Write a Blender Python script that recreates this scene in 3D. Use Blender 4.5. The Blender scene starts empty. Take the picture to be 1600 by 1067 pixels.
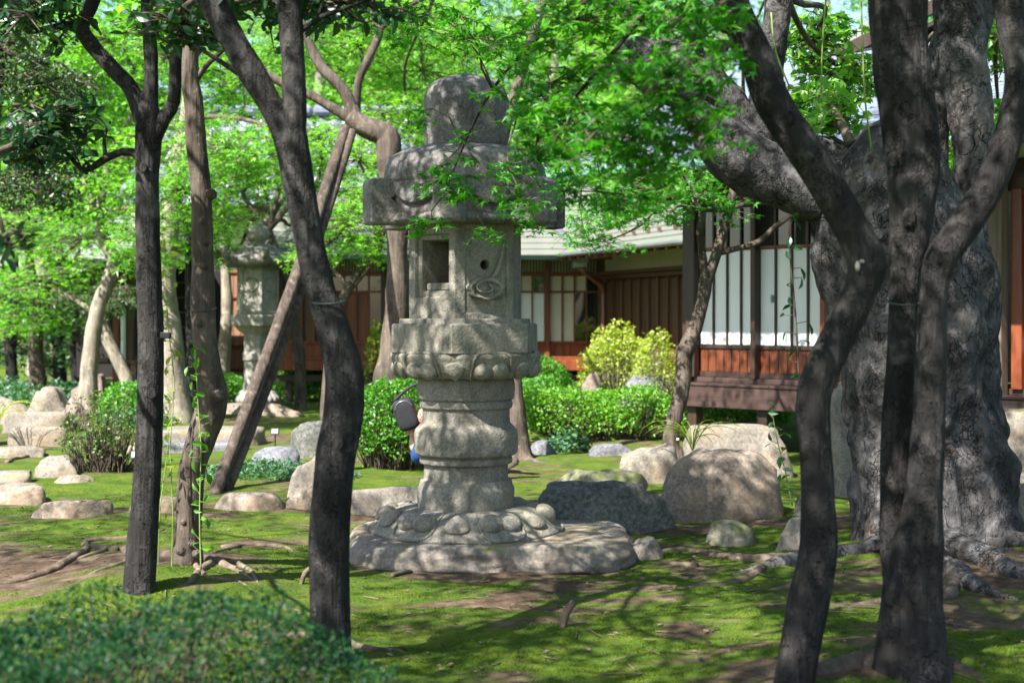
import bpy, math, random
import numpy as np
from mathutils import Vector

# ------------------------------------------------------------------ camera, sky, sun, exposure
sc = bpy.context.scene
C = sc.collection
FX, CX, HY, CAMZ = 2222.0, 800.0, 490.0, 1.28      # photograph pixels per unit slope, centre column, horizon row, eye height

cam_d = bpy.data.cameras.new('camera')
cam = bpy.data.objects.new('camera', cam_d); C.objects.link(cam)
cam.location = (0, 0, CAMZ); cam.rotation_euler = (math.radians(90), 0, 0)
cam_d.sensor_width = 36.0; cam_d.lens = 50.0; cam_d.shift_y = -(533.5-HY)/1600.0
cam_d.clip_start = 0.05; cam_d.clip_end = 2000
cam_d.dof.use_dof = True; cam_d.dof.focus_distance = 7.8; cam_d.dof.aperture_fstop = 2.8
sc.camera = cam

SUN = Vector((-0.42, -0.50, 0.76)).normalized()       # direction towards the sun
w = bpy.data.worlds.new('World'); sc.world = w; w.use_nodes = True
nt = w.node_tree; nt.nodes.clear()
sky = nt.nodes.new('ShaderNodeTexSky'); sky.sky_type = 'NISHITA'; sky.sun_disc = False
sky.sun_elevation = math.asin(SUN.z); sky.sun_rotation = math.atan2(SUN.x, SUN.y)
sky.dust_density = 1.5; sky.air_density = 1.0
bg = nt.nodes.new('ShaderNodeBackground'); bg.inputs[1].default_value = 0.08
ow = nt.nodes.new('ShaderNodeOutputWorld')
nt.links.new(sky.outputs[0], bg.inputs[0]); nt.links.new(bg.outputs[0], ow.inputs[0])
sl = bpy.data.lights.new('sun', 'SUN'); sl.energy = 5.0; sl.angle = math.radians(0.53); sl.color = (1.0, 0.95, 0.88)
so = bpy.data.objects.new('sun', sl); C.objects.link(so)
so.rotation_euler = SUN.to_track_quat('Z', 'Y').to_euler(); so.location = (-8, -6, 16)
sc.view_settings.view_transform = 'Standard'; sc.view_settings.look = 'None'
sc.view_settings.exposure = 1.95; sc.view_settings.gamma = 1.0; sc.view_settings.use_curve_mapping = False
sc.cycles.max_bounces = 6; sc.cycles.diffuse_bounces = 4; sc.cycles.transparent_max_bounces = 4
sc.cycles.transmission_bounces = 4; sc.cycles.use_denoising = True

# ------------------------------------------------------------------ helpers
def at(px, py, D): return np.array([(px-CX)/FX*D, D, CAMZ-(py-HY)/FX*D])
def gd(py): return CAMZ*FX/(py-HY)                    # distance of flat ground seen at that row

def _hash(ix, iy, iz, seed):
    h = (ix*374761393 + iy*668265263 + iz*2147483647 + seed*144665) & 0xFFFFFFFF
    h = ((h ^ (h >> 13))*1274126177) & 0xFFFFFFFF
    h = (h ^ (h >> 16)) & 0xFFFF
    return h/32767.5-1.0
def vnoise(p, seed=0):
    p = np.asarray(p, float); i = np.floor(p).astype(np.int64); f = p-i; f = f*f*(3-2*f)
    x, y, z = i[..., 0], i[..., 1], i[..., 2]; u, v, t = f[..., 0], f[..., 1], f[..., 2]
    def c(a, b, d): return _hash(x+a, y+b, z+d, seed)
    x00 = c(0,0,0)*(1-u)+c(1,0,0)*u; x10 = c(0,1,0)*(1-u)+c(1,1,0)*u
    x01 = c(0,0,1)*(1-u)+c(1,0,1)*u; x11 = c(0,1,1)*(1-u)+c(1,1,1)*u
    return (x00*(1-v)+x10*v)*(1-t)+(x01*(1-v)+x11*v)*t
def fbm(p, seed=0, oct=4):
    s = 0; a = 1.0; tot = 0; p = np.asarray(p, float)
    for k in range(oct):
        s = s+a*vnoise(p, seed+k*17); tot += a; a *= .5; p = p*2.03
    return s/tot

MOUNDS = [(-1.57, 6.85, .5, .07), (2.45, 7.9, .95, .10), (1.5, 5.25, .45, .07), (-.65, 5.3, .35, .03), (-1.65, 6.3, .35, .03),
          (-.1, 7.9, 1.0, -.035), (-4.0, 9.0, 1.5, .05), (.15, 12.6, .6, .05), (1.45, 12.4, .6, .06)]
def gz(x, y):
    x = np.asarray(x, float); y = np.asarray(y, float)
    p = np.stack([x*.55, y*.55, 0*x], -1); q = np.stack([x*2.6, y*2.6, 0*x+3], -1); r = np.stack([x*8, y*8, 0*x+7], -1)
    z = .055*fbm(p, 5, 2)+.022*fbm(q, 9, 3)+.006*fbm(r, 3, 2)
    for mx, my, mr, mh in MOUNDS: z = z+mh*np.exp(-((x-mx)**2+(y-my)**2)/(mr*mr))
    return z-.02

def mesh_np(name, V, faces, mat=None, smooth=True):
    V = np.asarray(V, np.float32).reshape(-1, 3)
    if not isinstance(faces, list): faces = [faces]
    faces = [np.asarray(f, np.int32) for f in faces if len(f)]
    me = bpy.data.meshes.new(name)
    me.vertices.add(len(V)); me.vertices.foreach_set('co', V.ravel())
    tot = np.concatenate([np.full(len(f), f.shape[1], np.int32) for f in faces])
    idx = np.concatenate([f.ravel() for f in faces])
    me.loops.add(len(idx)); me.loops.foreach_set('vertex_index', idx)
    me.polygons.add(len(tot)); st = np.concatenate([[0], np.cumsum(tot)[:-1]]).astype(np.int32)
    me.polygons.foreach_set('loop_start', st)
    try: me.polygons.foreach_set('loop_total', tot)
    except Exception: pass
    me.polygons.foreach_set('use_smooth', np.full(len(tot), smooth, bool))
    me.update(calc_edges=True)
    if mat: me.materials.append(mat)
    return me

def tag(o, label=None, cat=None, group=None, kind=None):
    if label: o['label'] = label
    if cat: o['category'] = cat
    if group: o['group'] = group
    if kind: o['kind'] = kind
    return o
def thing(name, label, cat, loc=(0,0,0), rotz=0, group=None):
    o = bpy.data.objects.new(name, None); C.objects.link(o)
    o.location = tuple(float(v) for v in loc); o.rotation_euler = (0, 0, rotz); o.empty_display_size = .1
    return tag(o, label, cat, group)
def root_of(o):
    while o.parent: o = o.parent
    return o
def obj(name, geo, mat, parent=None, world=True, smooth=True, loc=None):
    """one mesh object; geometry in world coordinates unless world=False (then local to the parent)"""
    V, F = geo; V = np.asarray(V, float).reshape(-1, 3)
    if parent is not None and world: V = V-np.array(root_of(parent).location)
    if parent is None and loc is not None: V = V-np.asarray(loc, float)
    me = mesh_np(name, V, F, mat, smooth)
    o = bpy.data.objects.new(name, me); C.objects.link(o)
    if parent is not None: o.parent = parent
    elif loc is not None: o.location = tuple(float(v) for v in loc)
    return o
_boxes = {}
def piece(name, parent, c, s, mat, rot=(0,0,0), bev=.004, world=True):
    """bevelled box, mesh data shared between equal boxes; centre c, full size s"""
    s = tuple(round(float(v), 3) for v in s); key = (s, mat.name, bev)
    if key not in _boxes:
        b = min(bev, min(s)*.3); hx, hy, hz = s[0]/2, s[1]/2, s[2]/2
        V = []; 
        for sx in (-1, 1):
            for sy in (-1, 1):
                for sz in (-1, 1):
                    V += [(sx*hx, sy*(hy-b), sz*(hz-b)), (sx*(hx-b), sy*hy, sz*(hz-b)), (sx*(hx-b), sy*(hy-b), sz*hz)]
        def i(sx, sy, sz, k): return (((sx > 0)*4+(sy > 0)*2+(sz > 0))*3)+k
        Q = []; T = []
        for s_ in (-1, 1):
            a = [i(s_, -1, -1, 0), i(s_, 1, -1, 0), i(s_, 1, 1, 0), i(s_, -1, 1, 0)]; Q.append(a if s_ > 0 else a[::-1])
            a = [i(-1, s_, -1, 1), i(-1, s_, 1, 1), i(1, s_, 1, 1), i(1, s_, -1, 1)]; Q.append(a if s_ > 0 else a[::-1])
            a = [i(-1, -1, s_, 2), i(1, -1, s_, 2), i(1, 1, s_, 2), i(-1, 1, s_, 2)]; Q.append(a if s_ > 0 else a[::-1])
        for p_ in (-1, 1):
            for q_ in (-1, 1):
                Q.append([i(-1, p_, q_, 1), i(1, p_, q_, 1), i(1, p_, q_, 2), i(-1, p_, q_, 2)])
                Q.append([i(p_, -1, q_, 0), i(p_, 1, q_, 0), i(p_, 1, q_, 2), i(p_, -1, q_, 2)])
                Q.append([i(p_, q_, -1, 0), i(p_, q_, 1, 0), i(p_, q_, 1, 1), i(p_, q_, -1, 1)])
                for r_ in (-1, 1): T.append([i(p_, q_, r_, 0), i(p_, q_, r_, 1), i(p_, q_, r_, 2)])
        me = mesh_np(name, V, [np.array(Q), np.array(T)], mat, False)
        import bmesh
        bm = bmesh.new(); bm.from_mesh(me); bmesh.ops.recalc_face_normals(bm, faces=bm.faces); bm.to_mesh(me); bm.free()
        _boxes[key] = me
    o = bpy.data.objects.new(name, _boxes[key]); C.objects.link(o); o.parent = parent
    c = np.asarray(c, float)
    if world: c = c-np.array(root_of(parent).location)
    o.location = tuple(c); o.rotation_euler = rot
    return o
def join(*geos):
    V = []; F3 = []; F4 = []; n = 0
    for v, f in geos:
        v = np.asarray(v, float).reshape(-1, 3)
        for a in (f if isinstance(f, list) else [f]):
            a = np.asarray(a)
            if not len(a): continue
            (F3 if a.shape[1] == 3 else F4).append(a+n)
        V.append(v); n += len(v)
    out = []
    if F3: out.append(np.concatenate(F3))
    if F4: out.append(np.concatenate(F4))
    return np.concatenate(V), out
def spline(P, R, step):
    P = np.asarray(P, float); R = np.asarray(R, float); out = []; rr = []
    n = len(P)
    for i in range(n-1):
        p0 = P[max(i-1, 0)]; p1 = P[i]; p2 = P[i+1]; p3 = P[min(i+2, n-1)]
        L = np.linalg.norm(p2-p1); m = max(1, int(L/step))
        t = np.arange(m)/m; t = t[:, None]
        out.append(.5*((2*p1)+(-p0+p2)*t+(2*p0-5*p1+4*p2-p3)*t**2+(-p0+3*p1-3*p2+p3)*t**3))
        s = t[:, 0]*t[:, 0]*(3-2*t[:, 0]); rr.append(R[i]*(1-s)+R[i+1]*s)
    out.append(P[-1:]); rr.append(R[-1:])
    return np.concatenate(out), np.concatenate(rr)
def tube(P, R, seg=12, step=.05, amp=.06, freq=9., seed=0, ridge=0., flare=0., flare_h=.15, lobes=5, lump=0.):
    """tapering tube along a smooth path with an uneven surface; flare widens its foot into root lobes"""
    P, R = spline(P, R, step); n = len(P)
    T = np.gradient(P, axis=0); T /= np.linalg.norm(T, axis=1)[:, None]+1e-9
    a = np.array([1., 0, 0]) if abs(T[0][0]) < .8 else np.array([0, 1., 0])
    U = np.zeros_like(P); u = a-T[0]*a.dot(T[0]); u /= np.linalg.norm(u)
    for i in range(n):
        u = u-T[i]*u.dot(T[i]); u /= np.linalg.norm(u)+1e-9; U[i] = u
    W = np.cross(T, U)
    th = np.arange(seg)/seg*2*np.pi
    d = np.cos(th)[None, :, None]*U[:, None]+np.sin(th)[None, :, None]*W[:, None]
    base = P[:, None]+d*R[:, None, None]
    k = np.ones((n, seg))
    if amp: k += amp*fbm(base*freq, seed, 3)*1.6
    if lump: k += lump*fbm(base*2.2, seed+40, 2)*1.6
    if ridge:
        ax = np.concatenate([[0], np.cumsum(np.linalg.norm(np.diff(P, axis=0), axis=1))])
        q = np.stack([np.cos(th)[None]*5+0*ax[:, None], np.sin(th)[None]*5+0*ax[:, None], ax[:, None]*1.5+0*th[None]], -1)
        k += ridge*(1-2*np.abs(fbm(q, seed+5, 3)))
    if flare:
        h = np.maximum(P[:, 2]-P[0, 2], 0)
        e = np.exp(-h/flare_h)[:, None]
        k += flare*e*(.45+.55*np.cos(lobes*th[None]+seed)+.25*np.cos((lobes-2)*th[None]+2*seed))
    V = P[:, None]+d*(R[:, None]*k)[..., None]
    V = V.reshape(-1, 3)
    i = np.arange(n-1)[:, None]*seg; j = np.arange(seg)[None]; j2 = (j+1) % seg
    F = np.stack([i+j, i+j2, i+seg+j2, i+seg+j], -1).reshape(-1, 4)
    V = np.concatenate([V, P[:1], P[-1:]]); c0, c1 = len(V)-2, len(V)-1
    jj = np.arange(seg); T0 = np.stack([np.full(seg, c0), (jj+1) % seg, jj], -1)
    T1 = np.stack([np.full(seg, c1), (n-1)*seg+jj, (n-1)*seg+(jj+1) % seg], -1)
    return V, [F, np.concatenate([T0, T1])]
def ptube(L, **k):
    """tube through (px, py, distance, width in px) as measured on the photograph"""
    P = [at(a, b, d) for a, b, d, _ in L]; R = [wd/2/FX*d for _, _, d, wd in L]
    return tube(P, R, **k)
def twigs(A, B, ra, rb):
    """many thin three-sided sticks at once"""
    A = np.asarray(A, float); B = np.asarray(B, float); n = len(A)
    ra = np.broadcast_to(ra, (n,)); rb = np.broadcast_to(rb, (n,))
    T = B-A; T /= np.linalg.norm(T, axis=1)[:, None]+1e-9
    a = np.where(np.abs(T[:, 2:3]) < .9, np.array([[0, 0, 1.]]), np.array([[1., 0, 0]]))
    U = np.cross(T, a); U /= np.linalg.norm(U, axis=1)[:, None]; W = np.cross(T, U)
    V = np.zeros((n, 6, 3))
    for k in range(3):
        c, s = math.cos(k*2.094), math.sin(k*2.094); d = U*c+W*s
        V[:, k] = A+d*ra[:, None]; V[:, 3+k] = B+d*rb[:, None]
    o = np.arange(n)[:, None]*6
    F = np.concatenate([o+np.array([[k, (k+1) % 3, 3+(k+1) % 3, 3+k]]) for k in range(3)])
    return V.reshape(-1, 3), [F]
# leaf outlines: vertices (x, y, z) with y along the leaf, and their faces
def _maple():
    V = [(0, 0, 0)]; ang = [-118, -62, 0, 62, 118]; ln = [.5, .85, 1.05, .85, .5]
    nt_ = [(-160, .16), (-90, .26), (-30, .30), (30, .30), (90, .26), (160, .16)]
    for i in range(6):
        a, r = nt_[i]; V.append((math.sin(math.radians(a))*r, math.cos(math.radians(a))*r, .02))
        if i < 5: a = math.radians(ang[i]); V.append((math.sin(a)*ln[i], math.cos(a)*ln[i], -.14))
    return np.array(V), np.array([[0, 2*i+3, 2*i+2, 2*i+1] for i in range(5)])
def _simple(wd=.3): return np.array([(0, 0, 0), (wd, .42, .07), (0, 1, -.06), (-wd, .42, .07), ]), np.array([[0, 1, 2, 3]])
def _fold(wd=.27):
    return np.array([(0,0,0), (wd,.35,.08), (wd*.8,.7,.05), (0,1.05,-.1), (-wd*.8,.7,.05), (-wd,.35,.08), (0,.5,-.02)]), \
        np.array([[0,1,6,6],[1,2,3,6],[6,3,4,5],[0,6,5,5]])
def _star3():
    return np.array([(0,0,0),(.16,.2,.02),(0,1,-.1),(-.16,.2,.02),(.85,.45,-.1),(.2,-.05,.02),(-.85,.45,-.1),(-.2,-.05,.02)]), np.array([[0,1,2,3],[0,5,4,1],[0,3,6,7]])
def _oval(wd=.25):
    V = [(0,0,0), (wd*.75,.22,.05), (wd,.48,.07), (wd*.6,.78,.03), (0,1.05,-.12), (-wd*.6,.78,.03), (-wd,.48,.07), (-wd*.75,.22,.05), (0,.5,-.02)]
    return np.array(V), np.array([[8,k,k+1] for k in range(7)]+[[8,7,0]])
SHAPES = {'oval': _oval(), 'maple': _maple(), 'simple': _simple(), 'slim': _simple(.2), 'broad': _simple(.4), 'star': _star3()}
def leaves(P, size, shape='simple', up=.8, seed=0, var=.35):
    """leaf geometry at points P; up: how far the blades lie flat"""
    rng = np.random.default_rng(seed); n = len(P); S, F = SHAPES[shape]
    N = rng.normal(size=(n, 3))*(1-up*.75); N[:, 2] += up*1.3; N /= np.linalg.norm(N, axis=1)[:, None]+1e-9
    a = rng.normal(size=(n, 3)); a[:, 2] -= .25; Y = a-N*np.sum(a*N, 1)[:, None]; Y /= np.linalg.norm(Y, axis=1)[:, None]+1e-9
    X = np.cross(Y, N); s = (size*(1+var*rng.uniform(-1, 1, n)))[:, None, None]
    V = P[:, None]+s*(S[None, :, 0:1]*X[:, None]+S[None, :, 1:2]*Y[:, None]+S[None, :, 2:3]*N[:, None])
    Fa = (np.arange(n)[:, None, None]*len(S)+F[None]).reshape(-1, F.shape[1])
    return V.reshape(-1, 3), [Fa]
def ball(c, r, n, seed, hollow=0.):
    rng = np.random.default_rng(seed); d = rng.normal(size=(n, 3)); d /= np.linalg.norm(d, axis=1)[:, None]
    q = rng.uniform(hollow**3, 1, n)**(1/3.)
    return np.asarray(c)+d*q[:, None]*np.asarray(r)
def sprays(c, r, nspray, nleaf, sr, seed, tilt=.25):
    """flat layered sprays of leaf points filling an ellipsoid, as maples grow"""
    rng = np.random.default_rng(seed); cs = ball(c, r, nspray, seed+1); out = []; A = []; B = []
    for k in range(nspray):
        a = rng.uniform(0, 2*np.pi); R_ = sr*rng.uniform(.6, 1.3); m = max(3, int(nleaf*rng.uniform(.6, 1.4)))
        t = rng.uniform(0, 2*np.pi, m); q = np.sqrt(rng.uniform(0, 1, m))*R_
        x = np.cos(t)*q; y = np.sin(t)*q*.6; z = rng.normal(0, .05*R_, m)-.35*q*q/R_
        tx, ty = rng.normal(0, tilt, 2); z = z+tx*x+ty*y
        p = np.stack([x*math.cos(a)-y*math.sin(a), x*math.sin(a)+y*math.cos(a), z], -1)+cs[k]
        out.append(p); m2 = min(m, 4); A.append(np.repeat(cs[k][None], m2, 0)); B.append(p[:m2])
    return np.concatenate(out), np.concatenate(A), np.concatenate(B), cs
def limb_to(a, b, r0, r1, seed=0, sag=.1, seg=7):
    a = np.asarray(a, float); b = np.asarray(b, float); rng = np.random.default_rng(seed); L = np.linalg.norm(b-a)
    P = [a]
    for t in (.33, .66): P.append(a+(b-a)*t+rng.normal(0, .07*L, 3)+np.array([0, 0, sag*L*math.sin(t*3.14)]))
    P.append(b); return tube(P, np.linspace(r0, r1, 4), seg=seg, step=max(.08, L/14), amp=.08, seed=seed)
def lathe(prof, n=64, c=(0,0,0)):
    """profile of (radius, z) turned round the vertical through c"""
    prof = np.asarray(prof, float); th = np.arange(n)/n*2*np.pi; m = len(prof)
    V = np.stack([prof[:, 0:1]*np.sin(th)[None], -prof[:, 0:1]*np.cos(th)[None], prof[:, 1:2]+0*th[None]], -1)+np.asarray(c)
    i = np.arange(m-1)[:, None]*n; j = np.arange(n)[None]; j2 = (j+1) % n
    F = np.stack([i+j, i+j2, i+n+j2, i+n+j], -1).reshape(-1, 4)
    return V.reshape(-1, 3), [F]
def smooth_prof(pts, k=6, rnd=.35):
    """profile with rounded corners"""
    out = [pts[0]]
    for i in range(1, len(pts)-1):
        p0, p1, p2 = map(np.array, pts[i-1:i+2]); a = p1+(p0-p1)*min(rnd, .012/max(np.linalg.norm(p0-p1), 1e-6)); b = p1+(p2-p1)*min(rnd, .012/max(np.linalg.norm(p2-p1), 1e-6))
        for t in np.linspace(0, 1, k): out.append(tuple((1-t)**2*a+2*t*(1-t)*p1+t*t*b))
    out.append(pts[-1]); res = [out[0]]
    for p, q in zip(out[:-1], out[1:]):
        L = math.hypot(q[0]-p[0], q[1]-p[1]); n = int(L/.012)
        if n:
            for t in [.08]+list(np.linspace(.2, .8, n))+[.92]: res.append((p[0]+(q[0]-p[0])*t, p[1]+(q[1]-p[1])*t))
        res.append(q)
    return res

# ------------------------------------------------------------------ materials
class NT:
    def __init__(s, name):
        s.m = bpy.data.materials.new(name); s.m.use_nodes = True; s.t = s.m.node_tree; s.t.nodes.clear()
        s.out = s.t.nodes.new('ShaderNodeOutputMaterial')
    def n(s, typ, ins=None, **props):
        nd = s.t.nodes.new('ShaderNode'+typ)
        for k, v in props.items(): setattr(nd, k, v)
        for k, v in (ins or {}).items():
            if isinstance(v, bpy.types.NodeSocket): s.t.links.new(v, nd.inputs[k])
            else: nd.inputs[k].default_value = v
        return nd
    def ramp(s, fac, stops):
        r = s.n('ValToRGB', {0: fac}); e = r.color_ramp.elements
        while len(e) < len(stops): e.new(.5)
        for el, (p, c) in zip(e, stops): el.position = p; el.color = (*c, 1) if len(c) == 3 else c
        return r.outputs[0]
    def val(s, fac, a, b): return s.ramp(fac, [(a, (0,0,0)), (b, (1,1,1))])
    def mix(s, f, a, b, mode='MIX'):
        nd = s.n('MixRGB', {0: f, 1: a if isinstance(a, bpy.types.NodeSocket) else (*a, 1), 2: b if isinstance(b, bpy.types.NodeSocket) else (*b, 1)}, blend_type=mode)
        return nd.outputs[0]
    def math(s, op, a, b=0.): return s.n('Math', {0: a, 1: b}, operation=op).outputs[0]
    def coords(s, scale=(1,1,1), kind='Object'):
        return s.n('Mapping', {0: s.n('TexCoord').outputs[kind], 3: scale}).outputs[0]
    def noise(s, vec, scale, detail=4., rough=.55): return s.n('TexNoise', {'Vector': vec, 'Scale': scale, 'Detail': detail, 'Roughness': rough}).outputs[0]
    def vor(s, vec, scale, feature='F1'):
        return s.n('TexVoronoi', {'Vector': vec, 'Scale': scale}, feature=feature).outputs[0]
    def bump(s, h, strength=.5, dist=.01, prev=None):
        i = {'Height': h, 'Strength': strength, 'Distance': dist}
        if prev is not None: i['Normal'] = prev
        return s.n('Bump', i).outputs[0]
    def pbr(s, col, rough=.8, nrm=None, spec=.3, coat=0., metal=0.):
        i = {'Base Color': col if isinstance(col, bpy.types.NodeSocket) else (*col, 1), 'Roughness': rough, 'Specular IOR Level': spec, 'Metallic': metal}
        if coat: i['Coat Weight'] = coat
        if nrm is not None: i['Normal'] = nrm
        p = s.n('BsdfPrincipled', i); s.t.links.new(p.outputs[0], s.out.inputs[0]); return s.m

def m_stone(name, lo, mid, hi, grain=90., pit=.5, stain=(.05,.045,.04), stain_amt=.5, moss=0., warm=None, big=2.5):
    t = NT(name); v = t.coords()
    a = t.noise(v, big, 5); b = t.noise(v, grain, 3, .7); c = t.noise(v, 11, 5, .65)
    col = t.ramp(a, [(.3, lo), (.52, mid), (.72, hi)])
    col = t.mix(t.val(b, .38, .68), t.mix(.30, col, (.02,.02,.02)), t.mix(.12, col, (.75,.72,.66)))
    col = t.mix(t.math('MULTIPLY', t.val(c, .5, .72), stain_amt), col, stain)
    st = t.noise(t.coords((13, 13, 1.3)), 1., 5, .65); col = t.mix(t.math('MULTIPLY', t.val(st, .52, .70), stain_amt*.9), col, stain)
    li = t.val(t.noise(v, 9., 6, .75), .60, .66); col = t.mix(t.math('MULTIPLY', li, .35), col, tuple(min(.6, x*1.35) for x in hi))
    if warm: col = t.mix(t.math('MULTIPLY', t.val(t.noise(v, 3.4, 4), .5, .7), .6), col, warm)
    if moss:
        nz = t.n('SeparateXYZ', {0: t.n('NewGeometry').outputs['Normal']}).outputs[2]
        f = t.math('MULTIPLY', t.val(t.noise(v, 5.5, 6, .7), .62-.3*moss, .78-.2*moss), t.val(nz, -.1, .6))
        col = t.mix(f, col, t.ramp(t.noise(v, 40, 3), [(.35, (.05,.085,.012)), (.7, (.15,.18,.03))]))
    nm = t.bump(b, pit, .006); nm = t.bump(c, .5, .02, nm); nm = t.bump(t.vor(v, grain*.55), pit*.5, .006, nm)
    return t.pbr(col, .88, nm, .25)
def m_bark(name, dark, mid, light, sx=26., sz=3., rough_d=.02, plates=0., lichen=None, rings=False, pz=.62, crack=.8):
    t = NT(name); v = t.coords(); vs = t.coords((sx, sx, sz))
    wob = t.n('MixRGB', {0: .12, 1: vs, 2: t.n('TexNoise', {'Vector': v, 'Scale': 4., 'Detail': 3.}).outputs[1]}, blend_type='ADD').outputs[0]
    a = t.noise(wob, 1., 3, .6); b = t.noise(v, 5., 6, .65); c = t.noise(v, 120, 2, .7)
    col = t.ramp(t.math('ADD', t.math('MULTIPLY', a, .5), t.math('MULTIPLY', b, .5)), [(.36, dark), (.5, mid), (.64, light)])
    col = t.mix(t.math('MULTIPLY', t.val(t.noise(v, 2.1, 4, .6), .48, .68), .5), col, light)
    col = t.mix(t.math('MULTIPLY', t.val(t.noise(v, 16., 5, .7), .58, .68), .5), col, tuple(x*2.0 for x in light))
    col = t.mix(t.math('MULTIPLY', t.val(c, .55, .8), .4), col, light)
    if lichen: col = t.mix(t.math('MULTIPLY', t.val(t.noise(v, 7., 5, .7), .56, .66), .7), col, lichen)
    nm = t.bump(a, .8, rough_d)
    if rings:
        r = t.noise(t.n('MixRGB', {0: .5, 1: t.coords((4, 4, 60)), 2: t.n('TexNoise', {'Vector': v, 'Scale': 6., 'Detail': 3.}).outputs[1]}, blend_type='ADD').outputs[0], 1., 2); nm = t.bump(t.math('MULTIPLY', t.val(r, .52, .66), t.val(t.noise(v, 2.5, 2), .5, .65)), .3, .006, nm)
    if plates:
        vv = t.n('MixRGB', {0: .22, 1: t.coords((1, 1, pz)), 2: t.n('TexNoise', {'Vector': v, 'Scale': 8., 'Detail': 5.}).outputs[1]}, blend_type='ADD').outputs[0]
        pat = t.noise(v, 2.6, 5, .6)
        col = t.mix(t.val(pat, .54, .66), t.mix(t.val(pat, .34, .46), tuple(x*.55 for x in mid), col), tuple(x*1.25 for x in light))
        ed = t.n('TexVoronoi', {'Vector': vv, 'Scale': plates}, feature='DISTANCE_TO_EDGE').outputs[0]
        ed2 = t.n('TexVoronoi', {'Vector': vv, 'Scale': plates*2.7}, feature='DISTANCE_TO_EDGE').outputs[0]
        wk = t.val(t.noise(v, 4.3, 4, .6), .46, .60); wk2 = t.val(t.noise(v, 6.1, 4, .6), .5, .62)
        cr = t.math('MULTIPLY', t.math('MAXIMUM', t.val(ed, .0, .035), t.math('SUBTRACT', 1., wk)), t.math('MAXIMUM', t.val(ed2, .0, .07), t.math('SUBTRACT', 1., wk2)))
        col = t.mix(cr, t.mix(crack, col, (.008,.007,.006)), col); nm = t.bump(cr, .9, .025, nm)
        cellc = t.n('SeparateXYZ', {0: t.n('TexVoronoi', {'Vector': vv, 'Scale': plates}).outputs[1]})
        col = t.mix(t.math('MULTIPLY', cellc.outputs[0], .4), col, tuple(x*.5 for x in mid)); nm = t.bump(cellc.outputs[1], .6, .02, nm)
        col = t.mix(t.math('MULTIPLY', t.val(t.noise(v, 5.2, 5, .65), .60, .66), .6), col, (.085,.055,.04) if pz > .5 else tuple(x*1.5 for x in light))
    nm = t.bump(c, .35, .004, nm)
    return t.pbr(col, .9, nm, .2)
def m_leaf(name, a, b, c=None, trans=.45, gloss=.03, rough=.45):
    gloss = min(gloss, .035)
    t = NT(name); r = t.n('NewGeometry').outputs['Random Per Island']
    st = [(0., a), (.75, b), (1., c or b)]
    col = t.ramp(r, st)
    big = t.noise(t.coords((1,1,1)), 1.3, 2); col = t.mix(t.math('MULTIPLY', t.val(big, .35, .65), .35), col, b)
    d = t.n('BsdfDiffuse', {0: col}); tr = t.n('BsdfTranslucent', {0: t.mix(1., col, (1.3, 1.45, .6), 'MULTIPLY')})
    g = t.n('BsdfGlossy', {0: (.9,.95,1,1), 'Roughness': rough})
    m1 = t.n('MixShader', {0: trans, 1: d.outputs[0], 2: tr.outputs[0]}); m2 = t.n('MixShader', {0: gloss, 1: m1.outputs[0], 2: g.outputs[0]})
    t.t.links.new(m2.outputs[0], t.out.inputs[0]); return t.m
def m_wood(name, lo, hi, rough=.45, axis='z', coat=0.):
    t = NT(name); s = {'z': (30, 30, 1.6), 'x': (1.6, 30, 30), 'y': (30, 1.6, 30)}[axis]
    oi = t.n('ObjectInfo').outputs['Random']; v = t.coords(s)
    v2 = t.n('MixRGB', {0: 1., 1: v, 2: t.n('CombineXYZ', {0: t.math('MULTIPLY', oi, 37.), 1: t.math('MULTIPLY', oi, 11.), 2: t.math('MULTIPLY', oi, 5.)}).outputs[0]}, blend_type='ADD').outputs[0]
    a = t.noise(v2, 1., 5, .6)
    col = t.ramp(a, [(.3, lo), (.7, hi)]); col = t.mix(t.math('MULTIPLY', oi, .5), col, t.mix(.5, col, lo))
    return t.pbr(col, rough, t.bump(a, .3, .004), .4, coat)
def m_flat(name, col, rough=.6, spec=.3, metal=0., nscale=8., var=.15, bump=0.):
    t = NT(name); a = t.noise(t.coords(), nscale, 5)
    c = t.ramp(a, [(.3, tuple(x*(1-var) for x in col)), (.7, tuple(min(1, x*(1+var)) for x in col))])
    return t.pbr(c, rough, t.bump(a, bump, .01) if bump else None, spec, 0., metal)

M = {}
M['granite'] = m_stone('granite', (.15,.14,.112), (.225,.21,.172), (.31,.29,.24), 85., .8, (.06,.056,.045), .65, .0, (.18,.16,.115))
M['granite_dark'] = m_stone('weathered_granite', (.085,.076,.08), (.165,.15,.145), (.26,.235,.215), 75., .9, (.04,.036,.042), .75, .0, None, 3.5)
M['granite_pale'] = m_stone('pale_granite', (.19,.18,.155), (.28,.265,.23), (.36,.34,.30), 60., .6, (.08,.075,.06), .7)
M['rock_grey'] = m_stone('grey_rock', (.11,.095,.08), (.19,.165,.135), (.28,.24,.195), 45., .6, (.08,.07,.055), .5, .22, (.23,.16,.10))
M['rock_tan'] = m_stone('tan_rock', (.12,.095,.072), (.20,.16,.125), (.29,.24,.19), 40., .6, (.13,.10,.07), .5, .0, (.30,.20,.12))
M['rock_dark'] = m_stone('dark_rock', (.045,.05,.045), (.085,.09,.078), (.15,.15,.13), 35., .6, (.03,.033,.03), .6, .15)
M['rock_moss'] = m_stone('mossy_rock', (.14,.125,.10), (.22,.20,.155), (.32,.29,.22), 45., .6, (.07,.065,.045), .5, .85)
M['rock_blue'] = m_stone('bluish_rock', (.06,.065,.085), (.12,.125,.15), (.22,.22,.24), 35., .6, (.04,.042,.05), .5, .0)
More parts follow.
